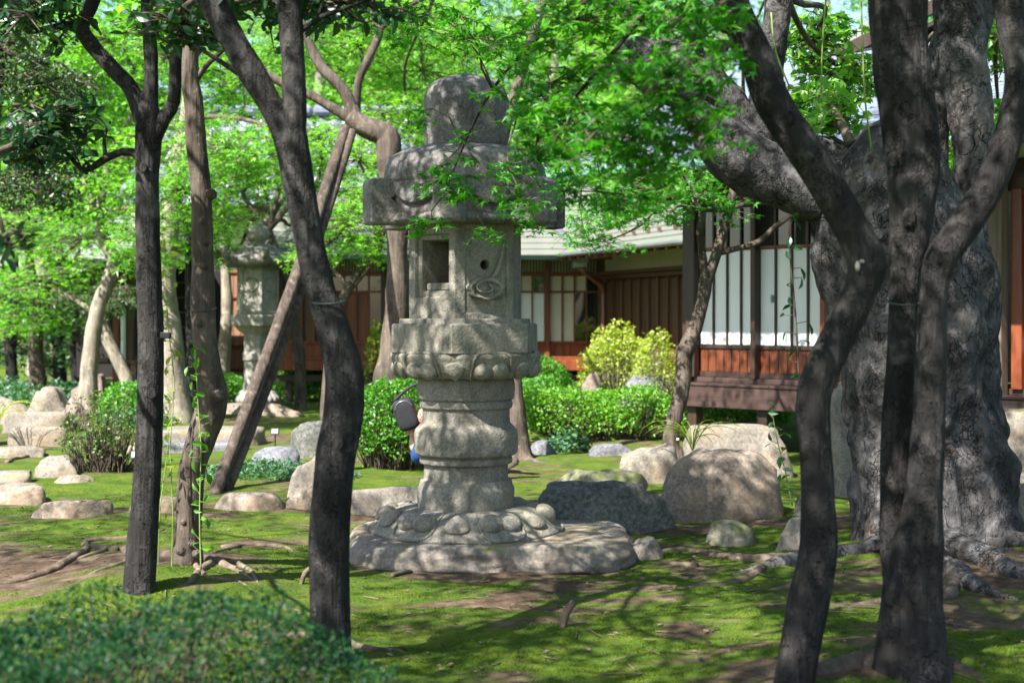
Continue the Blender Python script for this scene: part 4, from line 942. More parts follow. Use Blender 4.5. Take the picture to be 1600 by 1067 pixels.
# ------------------------------------------------------------------ trees
def pc(px, py, D, rx, ry, rd=None):
    k = D/FX; return at(px, py, D), np.array([rx*k, (rd if rd else rx*k), ry*k])
def crown(root, clumps, size, shape, mat, anchors, seed, up=.75, r0=.03, twig=.0035, bark='twig', limbs=True, spr=None, var=.35):
    """clumps: (centre, radii, sprays, leaves per spray, spray radius); each hangs on a branch from the nearest anchor point"""
    L = []; G = []; A = []; B = []; anchors = [np.asarray(a, float) for a in anchors]
    for k, (c, r, ns, nl, sr) in enumerate(clumps):
        p, a, b, cs = sprays(c, r, ns, nl, sr, seed*31+k)
        L.append(leaves(p, size, shape, up, seed*77+k, var)); A.append(a); B.append(b)
        if limbs:
            d = [np.linalg.norm(x-c) for x in anchors]; an = anchors[int(np.argmin(d))]
            G.append(limb_to(an, c, r0, r0*.35, seed+k)); m = min(len(cs), 60)
            idx = np.random.default_rng(k).choice(len(cs), m, replace=False)
            A.append(np.repeat(np.asarray(c)[None], m, 0)); B.append(cs[idx])
    o = obj('crown', join(*L), M[mat], root, smooth=False)
    br = obj('branches', join(*(G+[twigs(np.concatenate(A), np.concatenate(B), twig*1.6, twig*.5)])), M[bark], o); br['kind'] = 'stuff'
    return o
def gpt(px, py, lift=0.):
    D = gd(py); X = (px-CX)/FX*D; return np.array([X, D, float(gz(X, D))+lift])
def root_run(parent, pts, w0, w1, seed, mat='root'):
    P = [gpt(x, y) for x, y in pts]; n = len(P); R = []
    for i, p in enumerate(P): R.append((w0+(w1-w0)*i/(n-1))/2/FX*p[1])
    P, R = spline(P, R, .07); q = np.stack([P[:, 0]*5, P[:, 1]*5, 0*R+seed], -1); P[:, 0] += .03*fbm(q, seed, 2); P[:, 1] += .03*fbm(q+9, seed, 2)
    k_ = np.linspace(0, 1, len(R)); R = R*(1-.85*np.clip((k_-.7)/.3, 0, 1)**1.5); P[:, 2] = gz(P[:, 0], P[:, 1])+R*(.15+.35*fbm(q*.8, seed+2, 2))-.012*k_**3
    return obj('root', tube(P, R, seg=9, step=.04, amp=.14, freq=12, seed=seed, lump=.12), M[mat], parent)
def band(parent, px, py, D, w, mat='metal'):
    c = at(px, py, D); r = w/2/FX*D*1.06
    P = [c+np.array([math.cos(a)*r, math.sin(a)*r, .012*math.sin(a)]) for a in np.linspace(0, 2*np.pi, 25)]
    return obj('wire_band', tube(P, [.004]*25, seg=6, step=.02, amp=0), M['wire'], parent)
def tl(D, L): return [(a, b, D, c) for a, b, c in L]

def tree_a():
    D = 6.25; t = thing('slim_tree', 'slender dark tree forking into three limbs, a low side branch curling off', 'tree', gpt(217, 945))
    tr = obj('trunk', ptube(tl(D, [(214, 975, 50), (217, 945, 46), (222, 850, 44), (232, 700, 41), (236, 560, 40), (232, 420, 37), (230, 300, 37), (232, 215, 43), (230, 180, 40), (231, 150, 22), (232, 135, 8)]), seg=28, step=.02, amp=.05, freq=7, ridge=.03, seed=2, lump=.10, flare=.3, flare_h=.10), M['bark_dark'], t)
    L1 = tl(D, [(228, 195, 34), (205, 140, 27), (180, 112, 26), (142, 68, 25), (129, 40, 24), (146, 0, 22), (158, -60, 20)])
    L2 = tl(D, [(234, 200, 30), (236, 150, 25), (236, 94, 23), (232, 40, 21), (229, 0, 20), (226, -70, 18)])
    L3 = tl(D, [(240, 215, 28), (256, 185, 23), (272, 158, 21), (275, 86, 19), (281, 40, 18), (292, -50, 15)])
    for k, l in enumerate((L1, L2, L3)): obj('limb', ptube(l, seg=16, step=.025, amp=.07, freq=9, seed=k+7, lump=.1), M['bark_dark'], t)
    obj('limb', ptube(tl(D, [(140, 62, 14), (112, 40, 13), (80, 44, 11), (50, 50, 9)]), seg=10, step=.03, seed=4), M['bark_dark'], t)
    lb = obj('limb', join(ptube(tl(D, [(224, 250, 16), (206, 238, 13), (190, 238, 12), (165, 248, 12), (131, 266, 9), (100, 235, 6), (60, 215, 4)]), seg=10, step=.03, seed=5),
        ptube(tl(D, [(165, 248, 8), (163, 215, 6), (172, 190, 4)]), seg=8, step=.03, seed=6)), M['bark_dark'], t)
    an = [at(146, 0, D), at(229, -20, D), at(285, 20, D), at(50, 50, D), at(60, 215, D)]
    cl = [(*pc(285, 35, 5.9, 55, 40), 26, 9, .12), (*pc(60, 20, 6.1, 90, 35), 26, 9, .14), (*pc(80, 195, 6.2, 85, 35), 34, 8, .12), (*pc(60, 235, 6.2, 60, 20), 14, 8, .1),
          (*pc(420, 5, 5.6, 120, 25), 26, 8, .12), (*pc(12, 385, 4.6, 30, 40), 7, 6, .07),
          ]+[(np.array(p), np.array([1.0, 1.0, .4]), 90, 26, .3) for p in ((-2.4, 4.8, 4.3), (-2.3, 3.0, 4.2), (-1.7, 6.2, 4.6))]+[(np.array(p), np.array([1.1, 1.1, .4]), 40, 24, .3) for p in ((-4.7, 4.7, 4.5), (-4.3, 6.4, 4.7), (-5.6, 6.0, 4.8))]  # last two groups: unseen clumps added overhead for shade and ground dapple
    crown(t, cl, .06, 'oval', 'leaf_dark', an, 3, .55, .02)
    # small dark name box wired to the trunk
    bx = piece('name_box', t, at(259, 524, 6.2), (.045, .03, .028), M['black'])
tree_a()
def tree_b():
    D = 6.85; t = thing('knobbly_tree', 'brown knobbly trunk with dappled sun, wire ring and spreading surface roots', 'tree', gpt(290, 900))
    obj('trunk', ptube(tl(D, [(288, 915, 62), (290, 880, 58), (294, 830, 48), (298, 780, 45), (302, 730, 45), (318, 675, 47), (332, 622, 43), (325, 570, 37), (318, 500, 35), (317, 400, 34), (315, 300, 33), (308, 230, 32), (304, 165, 30), (297, 124, 29), (298, 70, 26), (302, -40, 24)]), seg=28, step=.02, amp=.08, freq=8, seed=12, lump=.16, flare=.28, flare_h=.07), M['bark_brown'], t)
    kn = []
    for x, y, r in ((330, 304, 9), (316, 345, 6), (318, 415, 5), (343, 618, 10), (300, 850, 6), (283, 860, 8), (306, 865, 7), (311, 505, 7), (287, 815, 5), (322, 380, 5)):
        V, F = ICO4; c = at(x, y, D-.06); kn.append((c+V*(1+.2*fbm(V*3+x, 3, 2)[:, None])*r/FX*D, [F]))
    [obj('knob', g_, M['bark_brown'], t) for g_ in kn]
    obj('limb', ptube(tl(D, [(308, 122, 12), (322, 104, 9), (338, 88, 8), (360, 70, 5)]), seg=9, step=.03, seed=1), M['bark_brown'], t)
    band(t, 318, 482, D, 36)
    for k, (pts, a, b) in enumerate([([(300, 890), (330, 898), (362, 908), (400, 922)], 22, 8), ([(306, 893), (350, 895), (390, 905), (408, 928)], 14, 5), ([(280, 893), (250, 888), (215, 880), (180, 862), (130, 880), (80, 890)], 20, 9),
            ([(215, 880), (190, 900), (150, 912), (120, 925)], 13, 5), ([(180, 868), (140, 860), (118, 882)], 16, 9), ([(120, 880), (60, 905), (0, 915), (-40, 920)], 15, 12), ([(130, 872), (142, 845), (190, 840), (240, 832), (270, 815)], 12, 6),
            ([(300, 895), (320, 925), (370, 922), (420, 934)], 12, 5), ([(345, 860), (400, 852), (440, 856), (466, 866)], 8, 8), ([(330, 905), (290, 935), (250, 945)], 14, 6), ([(-20, 708), (30, 716), (70, 705), (110, 700)], 10, 6), ([(10, 725), (55, 712), (90, 715), (110, 735)], 8, 4), ([(375, 860), (345, 868), (325, 885)], 9, 5)]):
        root_run(t, pts, a, b, 50+k)
    an = [at(302, -40, D), at(360, 70, D)]
    cl = [(np.array([-2.0, 6.6, 4.7]), np.array([1.1, 1.0, .6]), 100, 14, .32), (np.array([-1.0, 7.0, 5.2]), np.array([1.0, 1.0, .5]), 80, 14, .32), (*pc(250, 25, 7.4, 70, 30), 20, 9, .14)]
    crown(t, cl, .075, 'broad', 'leaf_far', an, 5, .6, .02)
tree_b()
def tree_c():
    D = 5.3; t = thing('bent_dark_tree', 'dark smooth trunk bending sharply at mid height before forking, wire around bend', 'tree', gpt(517, 1030))
    obj('trunk', ptube(tl(D, [(519, 1075, 68), (517, 1030, 63), (516, 930, 62), (515, 830, 62), (524, 720, 60), (536, 650, 58), (538, 585, 57), (521, 515, 52), (501, 455, 48), (486, 390, 46), (473, 320, 46), (463, 265, 48), (457, 220, 46), (456, 180, 30), (456, 150, 10)]), seg=36, step=.016, amp=.035, freq=7, ridge=.03, seed=22, lump=.08, flare=.25, flare_h=.10), M['bark_dark'], t)
    obj('limb', ptube(tl(D, [(458, 260, 44), (460, 200, 38), (459, 120, 36), (454, 40, 36), (450, -20, 36), (440, -120, 32)]), seg=24, step=.02, amp=.05, ridge=.03, seed=23, lump=.06), M['bark_dark'], t)
    obj('limb', ptube(tl(D, [(460, 270, 40), (443, 205, 38), (418, 155, 38), (390, 108, 42), (368, 70, 42), (340, 20, 44), (312, -40, 44), (280, -120, 40)]), seg=24, step=.02, amp=.06, ridge=.03, seed=24, lump=.08), M['bark_dark'], t)
    obj('limb', ptube(tl(D, [(378, 118, 10), (345, 97, 8), (318, 80, 6), (300, 70, 4)]), seg=8, step=.03, seed=2), M['bark_dark'], t)
    obj('limb', join(ptube(tl(D, [(466, 52, 11), (485, 38, 9), (500, 28, 9), (537, 14, 7), (575, 0, 5), (620, -20, 4)]), seg=8, step=.03, seed=3), ptube(tl(D, [(497, 30, 7), (503, 10, 5), (512, -20, 4)]), seg=7, step=.03, seed=4)), M['bark_dark'], t)
    band(t, 512, 470, D, 50)
    an = [at(440, -110, D), at(280, -110, D), at(600, -15, D)]
    cl = [(*pc(540, 5, 5.5, 110, 18), 20, 8, .10), ]+[(np.array(p), np.array([1.05, 1.0, .4]), 112, 28, .3) for p in ((-.8, 2.1, 4.2), (-.5, 4.0, 4.1), (-1.2, 5.3, 4.6), (-1.6, 1.6, 4.3))]  # large clumps added above the view to shade foreground and lantern
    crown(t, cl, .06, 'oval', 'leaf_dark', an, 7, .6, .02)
    for k, (pts, a, b) in enumerate([([(530, 985), (470, 985), (420, 990), (380, 1000)], 16, 8), ([(545, 1000), (590, 1004), (630, 1000), (660, 1010)], 14, 4), ([(545, 990), (580, 1010), (640, 1014)], 9, 4)]): root_run(t, pts, a, b, 90+k)
tree_c()
def tree_d():
    D = 12.8; t = thing('hooked_tree', 'tree with trunk hooking sharply over above the lantern, resting on a wooden prop', 'tree', gpt(606, 712))
    obj('trunk', ptube(tl(D, [(598, 722, 60), (601, 660, 54), (606, 590, 46), (613, 540, 38), (620, 470, 36), (622, 400, 35), (619, 340, 37), (610, 285, 36), (608, 235, 36), (604, 212, 34), (586, 204, 32), (566, 194, 32), (548, 180, 30)]), seg=22, step=.03, amp=.08, freq=7, seed=32, lump=.14), M['bark_brown'], t)
    obj('limb', ptube(tl(D, [(556, 190, 26), (544, 156, 20), (531, 134, 19), (503, 106, 17), (488, 78, 15), (478, 53, 13), (470, 20, 10), (480, -20, 9)]), seg=12, step=.05, seed=33, lump=.12), M['bark_brown'], t)
    obj('limb', ptube(tl(D, [(558, 192, 24), (534, 178, 16), (503, 159, 14), (481, 147, 13), (431, 125, 12), (400, 100, 10), (380, 80, 8)]), seg=12, step=.05, seed=34, lump=.12), M['bark_brown'], t)
    obj('limb', ptube(tl(D+.6, [(556, 190, 16), (560, 130, 13), (572, 100, 13), (588, 66, 13), (594, 45, 11), (584, 28, 8), (580, 0, 7)]), seg=10, step=.05, seed=35, lump=.12), M['bark_brown'], t)
    an = [at(470, 20, D), at(400, 100, D), at(580, 0, D+.6), at(594, 45, D+.6)]
    cl = [(*pc(560, 70, 16.9, 110, 60, .9), 102, 22, .27), (*pc(660, 110, 17.2, 90, 90, .9), 119, 22, .27), (*pc(450, 50, 16.5, 80, 55, .8), 68, 22, .27), (*pc(610, 20, 16.7, 130, 40, .9), 85, 22, .27), (*pc(640, 200, 17.1, 60, 45, .7), 40, 18, .25)]
    crown(t, cl, .05, 'star', 'leaf_bright', an, 9, .8, .03)
tree_d()
def prop():
    t = thing('wooden_prop', 'slanting pair of lashed poles propping up the hooked tree', 'prop', gpt(340, 772))
    a = [at(334, 776, 10.0), at(400, 600, 10.8), at(470, 410, 11.6), at(540, 200, 12.6)]
    b = [at(352, 772, 10.15), at(414, 612, 10.9), at(482, 420, 11.7), at(550, 206, 12.6)]
    obj('pole', tube(a, [.046, .046, .048, .048], seg=14, step=.04, amp=.06, seed=3, lump=.06), M['pole'], t)
    obj('pole', tube(b, [.040, .040, .041, .042], seg=14, step=.04, amp=.06, seed=5, lump=.06), M['pole'], t)
prop()
def tree_e():
    D = 12.6; t = thing('grey_trunk_tree', 'grey tree trunk rising directly behind the large stone lantern', 'tree', gpt(812, 716))
    obj('trunk', ptube(tl(D, [(815, 722, 40), (812, 700, 34), (808, 650, 28), (802, 590, 25), (792, 500, 25), (782, 400, 23), (778, 300, 21), (790, 200, 18), (820, 100, 15), (850, 0, 12)]), seg=16, step=.04, amp=.08, seed=36, flare=.5, flare_h=.08), M['bark_brown'], t)
    for k, (pts, a, b) in enumerate([([(820, 716), (845, 722), (870, 722)], 12, 6), ([(806, 718), (800, 728), (790, 735)], 12, 6)]): root_run(t, pts, a, b, 110+k, 'bark_brown')
    cl = [(*pc(860, -60, 13, 130, 60, 1.), 60, 20, .28)]
    crown(t, cl, .052, 'star', 'leaf_bright', [at(850, 0, D), at(800, 170, D)], 11, .8, .03)
tree_e()
def tree_f():
    D = 11.6; t = thing('slim_bent_maple', 'slim S-curved maple with forked limbs standing before the veranda corner', 'tree', gpt(1058, 720))
    obj('trunk', ptube(tl(D, [(1064, 735, 34), (1056, 712, 29), (1048, 692, 26), (1052, 660, 24), (1062, 625, 24), (1068, 585, 25), (1070, 552, 26), (1085, 515, 24), (1098, 470, 22), (1103, 435, 21)]), seg=20, step=.03, amp=.06, seed=42, lump=.1), M['bark_brown'], t)
    L1 = tl(D, [(1102, 445, 16), (1099, 410, 13), (1094, 365, 12), (1097, 330, 12), (1086, 302, 11), (1070, 280, 9), (1055, 255, 7), (1040, 225, 5)])
    L2 = tl(D, [(1104, 440, 17), (1120, 395, 16), (1134, 345, 16), (1147, 295, 15), (1158, 255, 12), (1165, 200, 9)])
    L3 = tl(D, [(1126, 395, 9), (1150, 389, 9), (1185, 378, 9), (1212, 354, 8), (1238, 336, 6)])
    L4 = tl(D, [(1098, 328, 9), (1130, 326, 9), (1155, 322, 8), (1178, 308, 7), (1195, 290, 5)])
    for k, l in enumerate((L1, L2, L3, L4)): obj('limb', ptube(l, seg=12, step=.03, amp=.07, seed=43+k, lump=.1), M['bark_brown'], t)
    piece('name_tag', t, at(1059, 686, D-.14), (.022, .01, .018), M['cream'])
    an = [at(1040, 225, D), at(1165, 200, D), at(1060, 262, D), at(1100, 330, D)]
    cl = [(*pc(965, 320, 11.2, 80, 35, .6), 46, 14, .17), (*pc(910, 355, 11, 40, 28, .4), 18, 12, .15), (*pc(1000, 270, 11.3, 80, 35, .6), 40, 14, .18), (*pc(1105, 300, 11.4, 45, 45, .4), 26, 13, .15), (*pc(1050, 330, 11.3, 40, 30, .4), 14, 12, .15), (*pc(900, 240, 11.6, 70, 40, .6), 34, 14, .18), (*pc(1150, 330, 11.5, 30, 25, .3), 9, 10, .12), (*pc(945, 378, 11.1, 60, 16, .3), 12, 10, .13), (np.array([.9, 11.2, 4.3]), np.array([1.1, 1.0, .35]), 130, 18, .26), (np.array([2.2, 10.6, 4.4]), np.array([1.0, 1.0, .35]), 120, 18, .26)]  # last two clumps sit out of view, added to shade the veranda wing
    crown(t, cl, .042, 'maple', 'leaf_maple', an, 13, .75, .018, .002)
tree_f()
def tree_g():
    D = 8.0; t = thing('old_tree', 'massive old tree with flaky grey bark and a thick broken limb', 'tree', gpt(1450, 885))
    obj('trunk', ptube([(1458, 915, 7.95, 300), (1456, 880, 8, 272), (1452, 820, 8, 246), (1447, 740, 8, 234), (1440, 640, 8, 228), (1433, 540, 8, 226), (1424, 450, 8, 224), (1400, 370, 8, 222), (1378, 300, 8, 190), (1352, 250, 8, 150), (1330, 228, 8, 80)], seg=96, step=.018, amp=.08, freq=7, ridge=.07, seed=51, lump=.16, flare=.24, flare_h=.16, lobes=6), M['bark_old'], t)
    def lim(L, seg=32, lump=.14, seed=1): obj('limb', ptube(L, seg=seg, step=.02, amp=.10, freq=9, ridge=.06, seed=seed, lump=lump), M['bark_old'], t)
    lim(tl(8.1, [(1420, 330, 170), (1350, 300, 140), (1280, 292, 112), (1215, 278, 100), (1160, 250, 96), (1128, 222, 84), (1106, 194, 62), (1094, 172, 40), (1088, 160, 18)]), seed=52)
    lim(tl(8.3, [(1370, 290, 110), (1300, 255, 70), (1240, 235, 52), (1190, 208, 46), (1160, 180, 44), (1130, 150, 60), (1090, 128, 96), (1040, 110, 98), (1000, 96, 80), (975, 82, 56), (962, 76, 30)]), seed=53, lump=.2)
    lim(tl(8.4, [(1180, 215, 58), (1196, 150, 48), (1206, 90, 42), (1214, 30, 40), (1222, -60, 38)]), 22, .1, 54)
    lim(tl(8.5, [(1090, 130, 60), (1075, 90, 54), (1070, 40, 50), (1062, -40, 46)]), 22, .12, 55)
    lim(tl(8.0, [(1475, 520, 150), (1492, 440, 110), (1505, 370, 72), (1516, 310, 58), (1522, 245, 58), (1513, 170, 70), (1500, 90, 75), (1494, 0, 72), (1490, -90, 68)]), 30, .12, 56)
    lim(tl(8.15, [(1460, 450, 80), (1462, 350, 40), (1466, 250, 30), (1464, 170, 38), (1472, 90, 42), (1485, 30, 40)]), 18, .12, 57)
    lim(tl(8.2, [(1512, 120, 36), (1530, 60, 28), (1545, 0, 24), (1560, -60, 22)]), 14, .12, 58)
    for k, (pts, a, b) in enumerate([([(1400, 862), (1340, 866), (1280, 868), (1225, 872), (1170, 882), (1120, 888)], 44, 12), ([(1250, 870), (1180, 866), (1110, 856), (1060, 852)], 26, 9), ([(1300, 880), (1230, 905), (1180, 905)], 22, 8), ([(1190, 880), (1150, 895), (1095, 898), (1060, 906), (1030, 910)], 14, 6),
            ([(1490, 868), (1545, 884), (1590, 900), (1650, 908)], 60, 30), ([(1500, 890), (1480, 925), (1420, 925), (1350, 930), (1300, 940)], 26, 10), ([(1500, 860), (1560, 864), (1610, 862), (1660, 868)], 56, 26), ([(1060, 905), (1015, 902), (975, 900)], 9, 7), ([(1120, 856), (1060, 846), (1010, 852), (985, 860)], 12, 6), ([(1090, 870), (1035, 866), (1000, 862)], 12, 5), ([(1470, 880), (1510, 905), (1560, 925), (1620, 932)], 44, 18)]): root_run(t, pts, a, b, 130+k, 'bark_old' if a > 30 else 'root')
    an = [at(1222, -60, 8.4), at(1062, -40, 8.5), at(1490, -90, 8), at(1560, -60, 8.2), at(1330, 225, 8), at(1222, -60, 8.4)]
    cl = [(np.array([1.9, 7.4, 5.2]), np.array([1.6, 1.3, .8]), 110, 14, .34), (np.array([.4, 8.2, 5.6]), np.array([1.3, 1.2, .7]), 80, 14, .34), (np.array([3.4, 7.4, 5.2]), np.array([1.4, 1.4, .8]), 80, 14, .34), (np.array([2.6, 5.6, 5.4]), np.array([1.4, 1.2, .6]), 70, 14, .34),
          (*pc(1300, 175, 8.3, 45, 30), 42, 9, .1), (*pc(1275, 150, 8.5, 60, 30), 30, 9, .12), (*pc(1270, 60, 9.5, 60, 50), 54, 11, .16), (*pc(1320, 110, 9.5, 70, 40), 54, 11, .16), (*pc(1560, 60, 9.6, 60, 60), 48, 11, .16), (*pc(1560, 170, 10, 50, 25), 30, 10, .15), (*pc(1500, 235, 10, 40, 30), 30, 10, .15)]
    crown(t, cl, .07, 'simple', 'leaf_far', an, 15, .6, .03)
    # bare soil pocket with fern-like sprouts is part of the saddle; hanging vines are separate
tree_g()
for k, (pts, lab) in enumerate([([(1345, -20, 7.6), (1348, 80, 7.6), (1352, 160, 7.6), (1362, 235, 7.7)], 'pale thin vine hanging straight down onto the old tree saddle'),
        ([(1292, -20, 7.8), (1285, 70, 7.8), (1283, 160, 7.8)], 'thin vine hanging between the old tree and leaning dark stem'), ([(1205, 20, 7.9), (1212, 80, 7.9), (1235, 140, 7.9)], 'short curling vine hanging before the upright broken limb')]):
    tag(obj('hanging_vine', tube([at(*p) for p in pts], [.005]*len(pts), seg=6, step=.05, amp=.1), M['stem_green'], loc=at(*pts[0])), lab, 'vine')
def tree_h():
    t = thing('twin_maple', 'dark maple with two thick stems rising together from one sunlit flared base', 'tree', gpt(1425, 1058))
    D = 5.05
    obj('trunk', ptube(tl(D, [(1425, 1100, 150), (1424, 1060, 126), (1424, 1000, 104), (1425, 930, 92), (1432, 870, 78), (1444, 760, 56), (1451, 650, 50), (1457, 540, 44), (1459, 460, 42), (1470, 405, 50), (1505, 355, 50), (1548, 285, 48), (1578, 205, 45), (1592, 125, 44), (1582, 50, 46), (1570, -20, 46), (1560, -90, 44)]), seg=44, step=.016, amp=.04, freq=7, ridge=.03, seed=61, lump=.07, flare=.22, flare_h=.10, lobes=5), M['bark_dark'], t)
    obj('limb', ptube(tl(D+.12, [(1420, 1000, 70), (1406, 880, 52), (1400, 760, 46), (1402, 660, 44), (1408, 560, 42), (1413, 455, 46), (1420, 375, 62), (1424, 300, 70), (1415, 200, 72), (1405, 100, 76), (1402, 0, 86), (1398, -100, 80)]), seg=40, step=.016, amp=.04, freq=7, ridge=.05, seed=62, lump=.08), M['bark_dark'], t)
    obj('limb', ptube(tl(D+.1, [(1424, 430, 20), (1438, 340, 40), (1446, 240, 44), (1436, 140, 44), (1426, 50, 46), (1430, -60, 44)]), seg=20, step=.02, amp=.05, ridge=.04, seed=63), M['bark_dark'], t)
    band(t, 1416, 472, D+.1, 54)
    for k, (pts, a, b) in enumerate([([(1420, 1040), (1380, 1046), (1340, 1048), (1290, 1052), (1230, 1062)], 46, 24), ([(1425, 1035), (1470, 1046), (1510, 1054), (1560, 1066)], 46, 10)]): root_run(t, pts, a, b, 170+k, 'bark_brown')
    an = [at(1398, -100, D), at(1560, -90, D), at(1430, -60, D)]
    cl = [(np.array(p), np.array([1.05, 1.0, .4]), 112, 28, .3) for p in ((.7, 2.2, 4.3), (.9, 4.1, 4.3), (.2, 5.5, 4.8), (1.3, 6.3, 4.9), (2.2, 3.2, 4.3))]  # unseen canopy, spread towards the sun to shade stems and old trunk
    crown(t, cl, .06, 'star', 'leaf_maple', an, 17, .75, .02)
tree_h()
def tree_i():
    t = thing('leaning_maple', 'dark maple stem zigzagging at a knee and leaning away, its sprays overhanging the lantern', 'tree', gpt(1240, 1085))
    D = 4.9
    obj('trunk', ptube(tl(D, [(1232, 1120, 66), (1238, 1090, 60), (1244, 1050, 59), (1258, 967, 62), (1278, 860, 55), (1277, 770, 50), (1273, 690, 50), (1271, 625, 55), (1288, 570, 56), (1318, 510, 54), (1346, 450, 54), (1354, 408, 60), (1330, 355, 52), (1292, 290, 50), (1248, 222, 52), (1208, 160, 55), (1180, 85, 56), (1152, 25, 54), (1128, -40, 52), (1105, -110, 46)]), seg=40, step=.016, amp=.045, freq=7, ridge=.03, seed=71, lump=.08), M['bark_dark'], t)
    obj('scar', join(*[(at(x, y, D-.060)+ICO4[0]*np.array([.009, .010, h]), [ICO4[1]]) for x, y, h in ((1340, 416, .018), (1347, 409, .008))]), M['granite_pale'], t)
    l1 = ptube(tl(D, [(1160, 52, 16), (1130, 46, 12), (1105, 28, 11), (1084, 16, 9), (1040, -10, 7)]), seg=9, step=.03, seed=72)
    l2 = ptube([(1110, -60, 4.9, 16), (1020, 10, 4.8, 10), (960, 80, 4.8, 8), (900, 150, 5.0, 6), (840, 220, 5.6, 4)], seg=8, step=.04, seed=73)
    l3 = ptube([(1040, -10, 4.9, 9), (930, -5, 5.2, 8), (840, 60, 5.8, 6), (770, 140, 6.4, 5), (728, 220, 6.7, 3), (700, 290, 6.8, 2)], seg=8, step=.04, seed=74)
    l4 = ptube([(1150, 60, 4.9, 9), (1100, 110, 4.7, 6), (1040, 160, 4.6, 5), (980, 210, 4.6, 4)], seg=8, step=.04, seed=75)
    for l in (l1, l2, l3, l4): obj('limb', l, M['bark_dark'], t)
    an = [at(1084, 16, 4.9), at(960, 80, 4.8), at(900, 150, 5), at(840, 220, 5.6), at(840, 60, 5.8), at(770, 140, 6.4), at(728, 220, 6.7), at(700, 290, 6.8), at(980, 210, 4.6), at(930, -5, 5.2), at(1040, 160, 4.6)]
    S = lambda px, py, D_, rx, ry, ns, nl=8, sr=.10: (*pc(px, py, D_, rx, ry), ns if ns < 10 else int(ns*1.25), nl, sr)
    cl = [S(690, 285, 6.8, 45, 35, 9, 8, .10), S(715, 235, 6.75, 45, 35, 7, 8, .10), S(675, 170, 6.8, 25, 30, 3, 6, .09), S(790, 290, 6.5, 50, 40, 9, 8, .11), S(675, 345, 6.8, 35, 16, 6, 7, .08), S(765, 365, 6.7, 30, 16, 4, 7, .09), S(830, 190, 6.3, 40, 40, 7, 8, .11), S(720, 310, 6.8, 40, 30, 6, 8, .09), S(830, 330, 6.2, 40, 30, 7, 8, .10),
          S(840, 250, 5.6, 60, 45, 14, 7, .10), S(860, 130, 5.4, 100, 70, 26, 8, .12), S(950, 230, 4.7, 110, 55, 34, 8, .10), S(1020, 130, 4.5, 100, 70, 34, 8, .10), S(1080, 200, 4.5, 60, 45, 14, 8, .10), S(940, 300, 5.2, 70, 30, 12, 8, .10), S(900, 30, 5.2, 140, 45, 34, 8, .12),
          S(1080, 20, 4.7, 90, 35, 20, 8, .11), S(740, 60, 6.2, 110, 55, 26, 8, .13), S(1090, 90, 4.6, 60, 50, 14, 8, .10), S(640, 30, 6.6, 80, 40, 14, 8, .13), S(880, 190, 5.0, 60, 40, 14, 8, .10), S(1000, 260, 4.6, 50, 30, 8, 7, .09)]
    crown(t, cl, .043, 'maple', 'leaf_maple', an, 19, .7, .006, .0016)
    for k, (pts, a, b) in enumerate([([(1250, 1080), (1200, 1060), (1150, 1066)], 24, 8)]): root_run(t, pts, a, b, 190+k)
tree_i()

def knots(name, spots):
    t = bpy.data.objects[name]
    for k, (x, y, D, r) in enumerate(spots):
        V, F = ICO4; q = np.maximum(0, -V[:, 1]-.62); W = V*(1+.18*fbm(V*2.5+k*3, k, 2)[:, None]); W[:, 1] += q*1.6
        obj('knot', (at(x, y, D)+W*np.array([.75, .38, 1.1])*r/FX*D, [F]), M['bark_dark'], t)
knots('slim_tree', [(238, 615, 6.18, 9), (224, 262, 6.18, 8)])
knots('bent_dark_tree', [(528, 690, 5.23, 14), (556, 628, 5.27, 13), (505, 880, 5.235, 10), (484, 350, 5.25, 9), (462, 292, 5.25, 11), (524, 780, 5.23, 9)])
knots('twin_maple', [(1442, 700, 5.0, 9), (1420, 340, 5.09, 14), (1395, 250, 5.1, 11), (1540, 300, 5.0, 11), (1430, 930, 4.95, 13), (1408, 620, 5.13, 9)])
knots('leaning_maple', [(1355, 420, 4.85, 18), (1276, 640, 4.85, 12), (1290, 300, 4.85, 11), (1268, 930, 4.84, 12), (1200, 150, 4.85, 13)])

# ------------------------------------------------------------------ trees further back
def back_tree(name, label, D, trunk, clumps, leaf, size, shape, seed, bark='bark_pale', limbs=(), up=.75, r0=.04, group=None):
    b = trunk[0]; X = (b[0]-CX)/FX*D
    t = thing(name, label, 'tree', (X, D, float(gz(X, D))), group=group)
    tk = [(b[0], HY+CAMZ/D*FX+6, b[2]*1.15)]+list(trunk)
    obj('trunk', ptube(tl(D, tk), seg=14, step=.08, amp=.08, seed=seed, lump=.12), M[bark], t)
    an = [at(p[0], p[1], D) for p in trunk[1:]]
    for k, l in enumerate(limbs): obj('limb', ptube(tl(D, l), seg=9, step=.08, amp=.08, seed=seed+k), M[bark], t); an += [at(p[0], p[1], D) for p in l[1:]]
    cl = [(*pc(px, py, D+dd, rx*1.1, ry*1.1, rd), int(ns*1.7), 22, .3*D/16*.95) for px, py, dd, rx, ry, rd, ns in clumps]
    if cl: crown(t, cl, size, shape, leaf, an, seed, up, r0)
    return t
back_tree('forked_tree', 'slim pale tree with kinked trunk forking near the pavilion roof', 18., [(138, 622, 30), (141, 560, 24), (151, 490, 24), (172, 432, 22), (177, 408, 22), (160, 368, 20), (152, 330, 19)],
    [(90, 130, 0, 90, 40, .8, 26), (230, 170, .5, 60, 40, .8, 20), (170, 60, 0, 100, 50, .9, 34), (120, 300, -.5, 90, 40, .9, 26), (200, 250, -.5, 70, 40, .9, 22)], 'leaf_far', .075, 'broad', 201, 'bark_pale', [[(152, 332, 13), (140, 300, 11), (128, 270, 9), (118, 235, 6), (110, 180, 4)], [(154, 332, 14), (162, 295, 12), (170, 245, 10), (190, 206, 8), (205, 178, 6), (215, 120, 4)]])
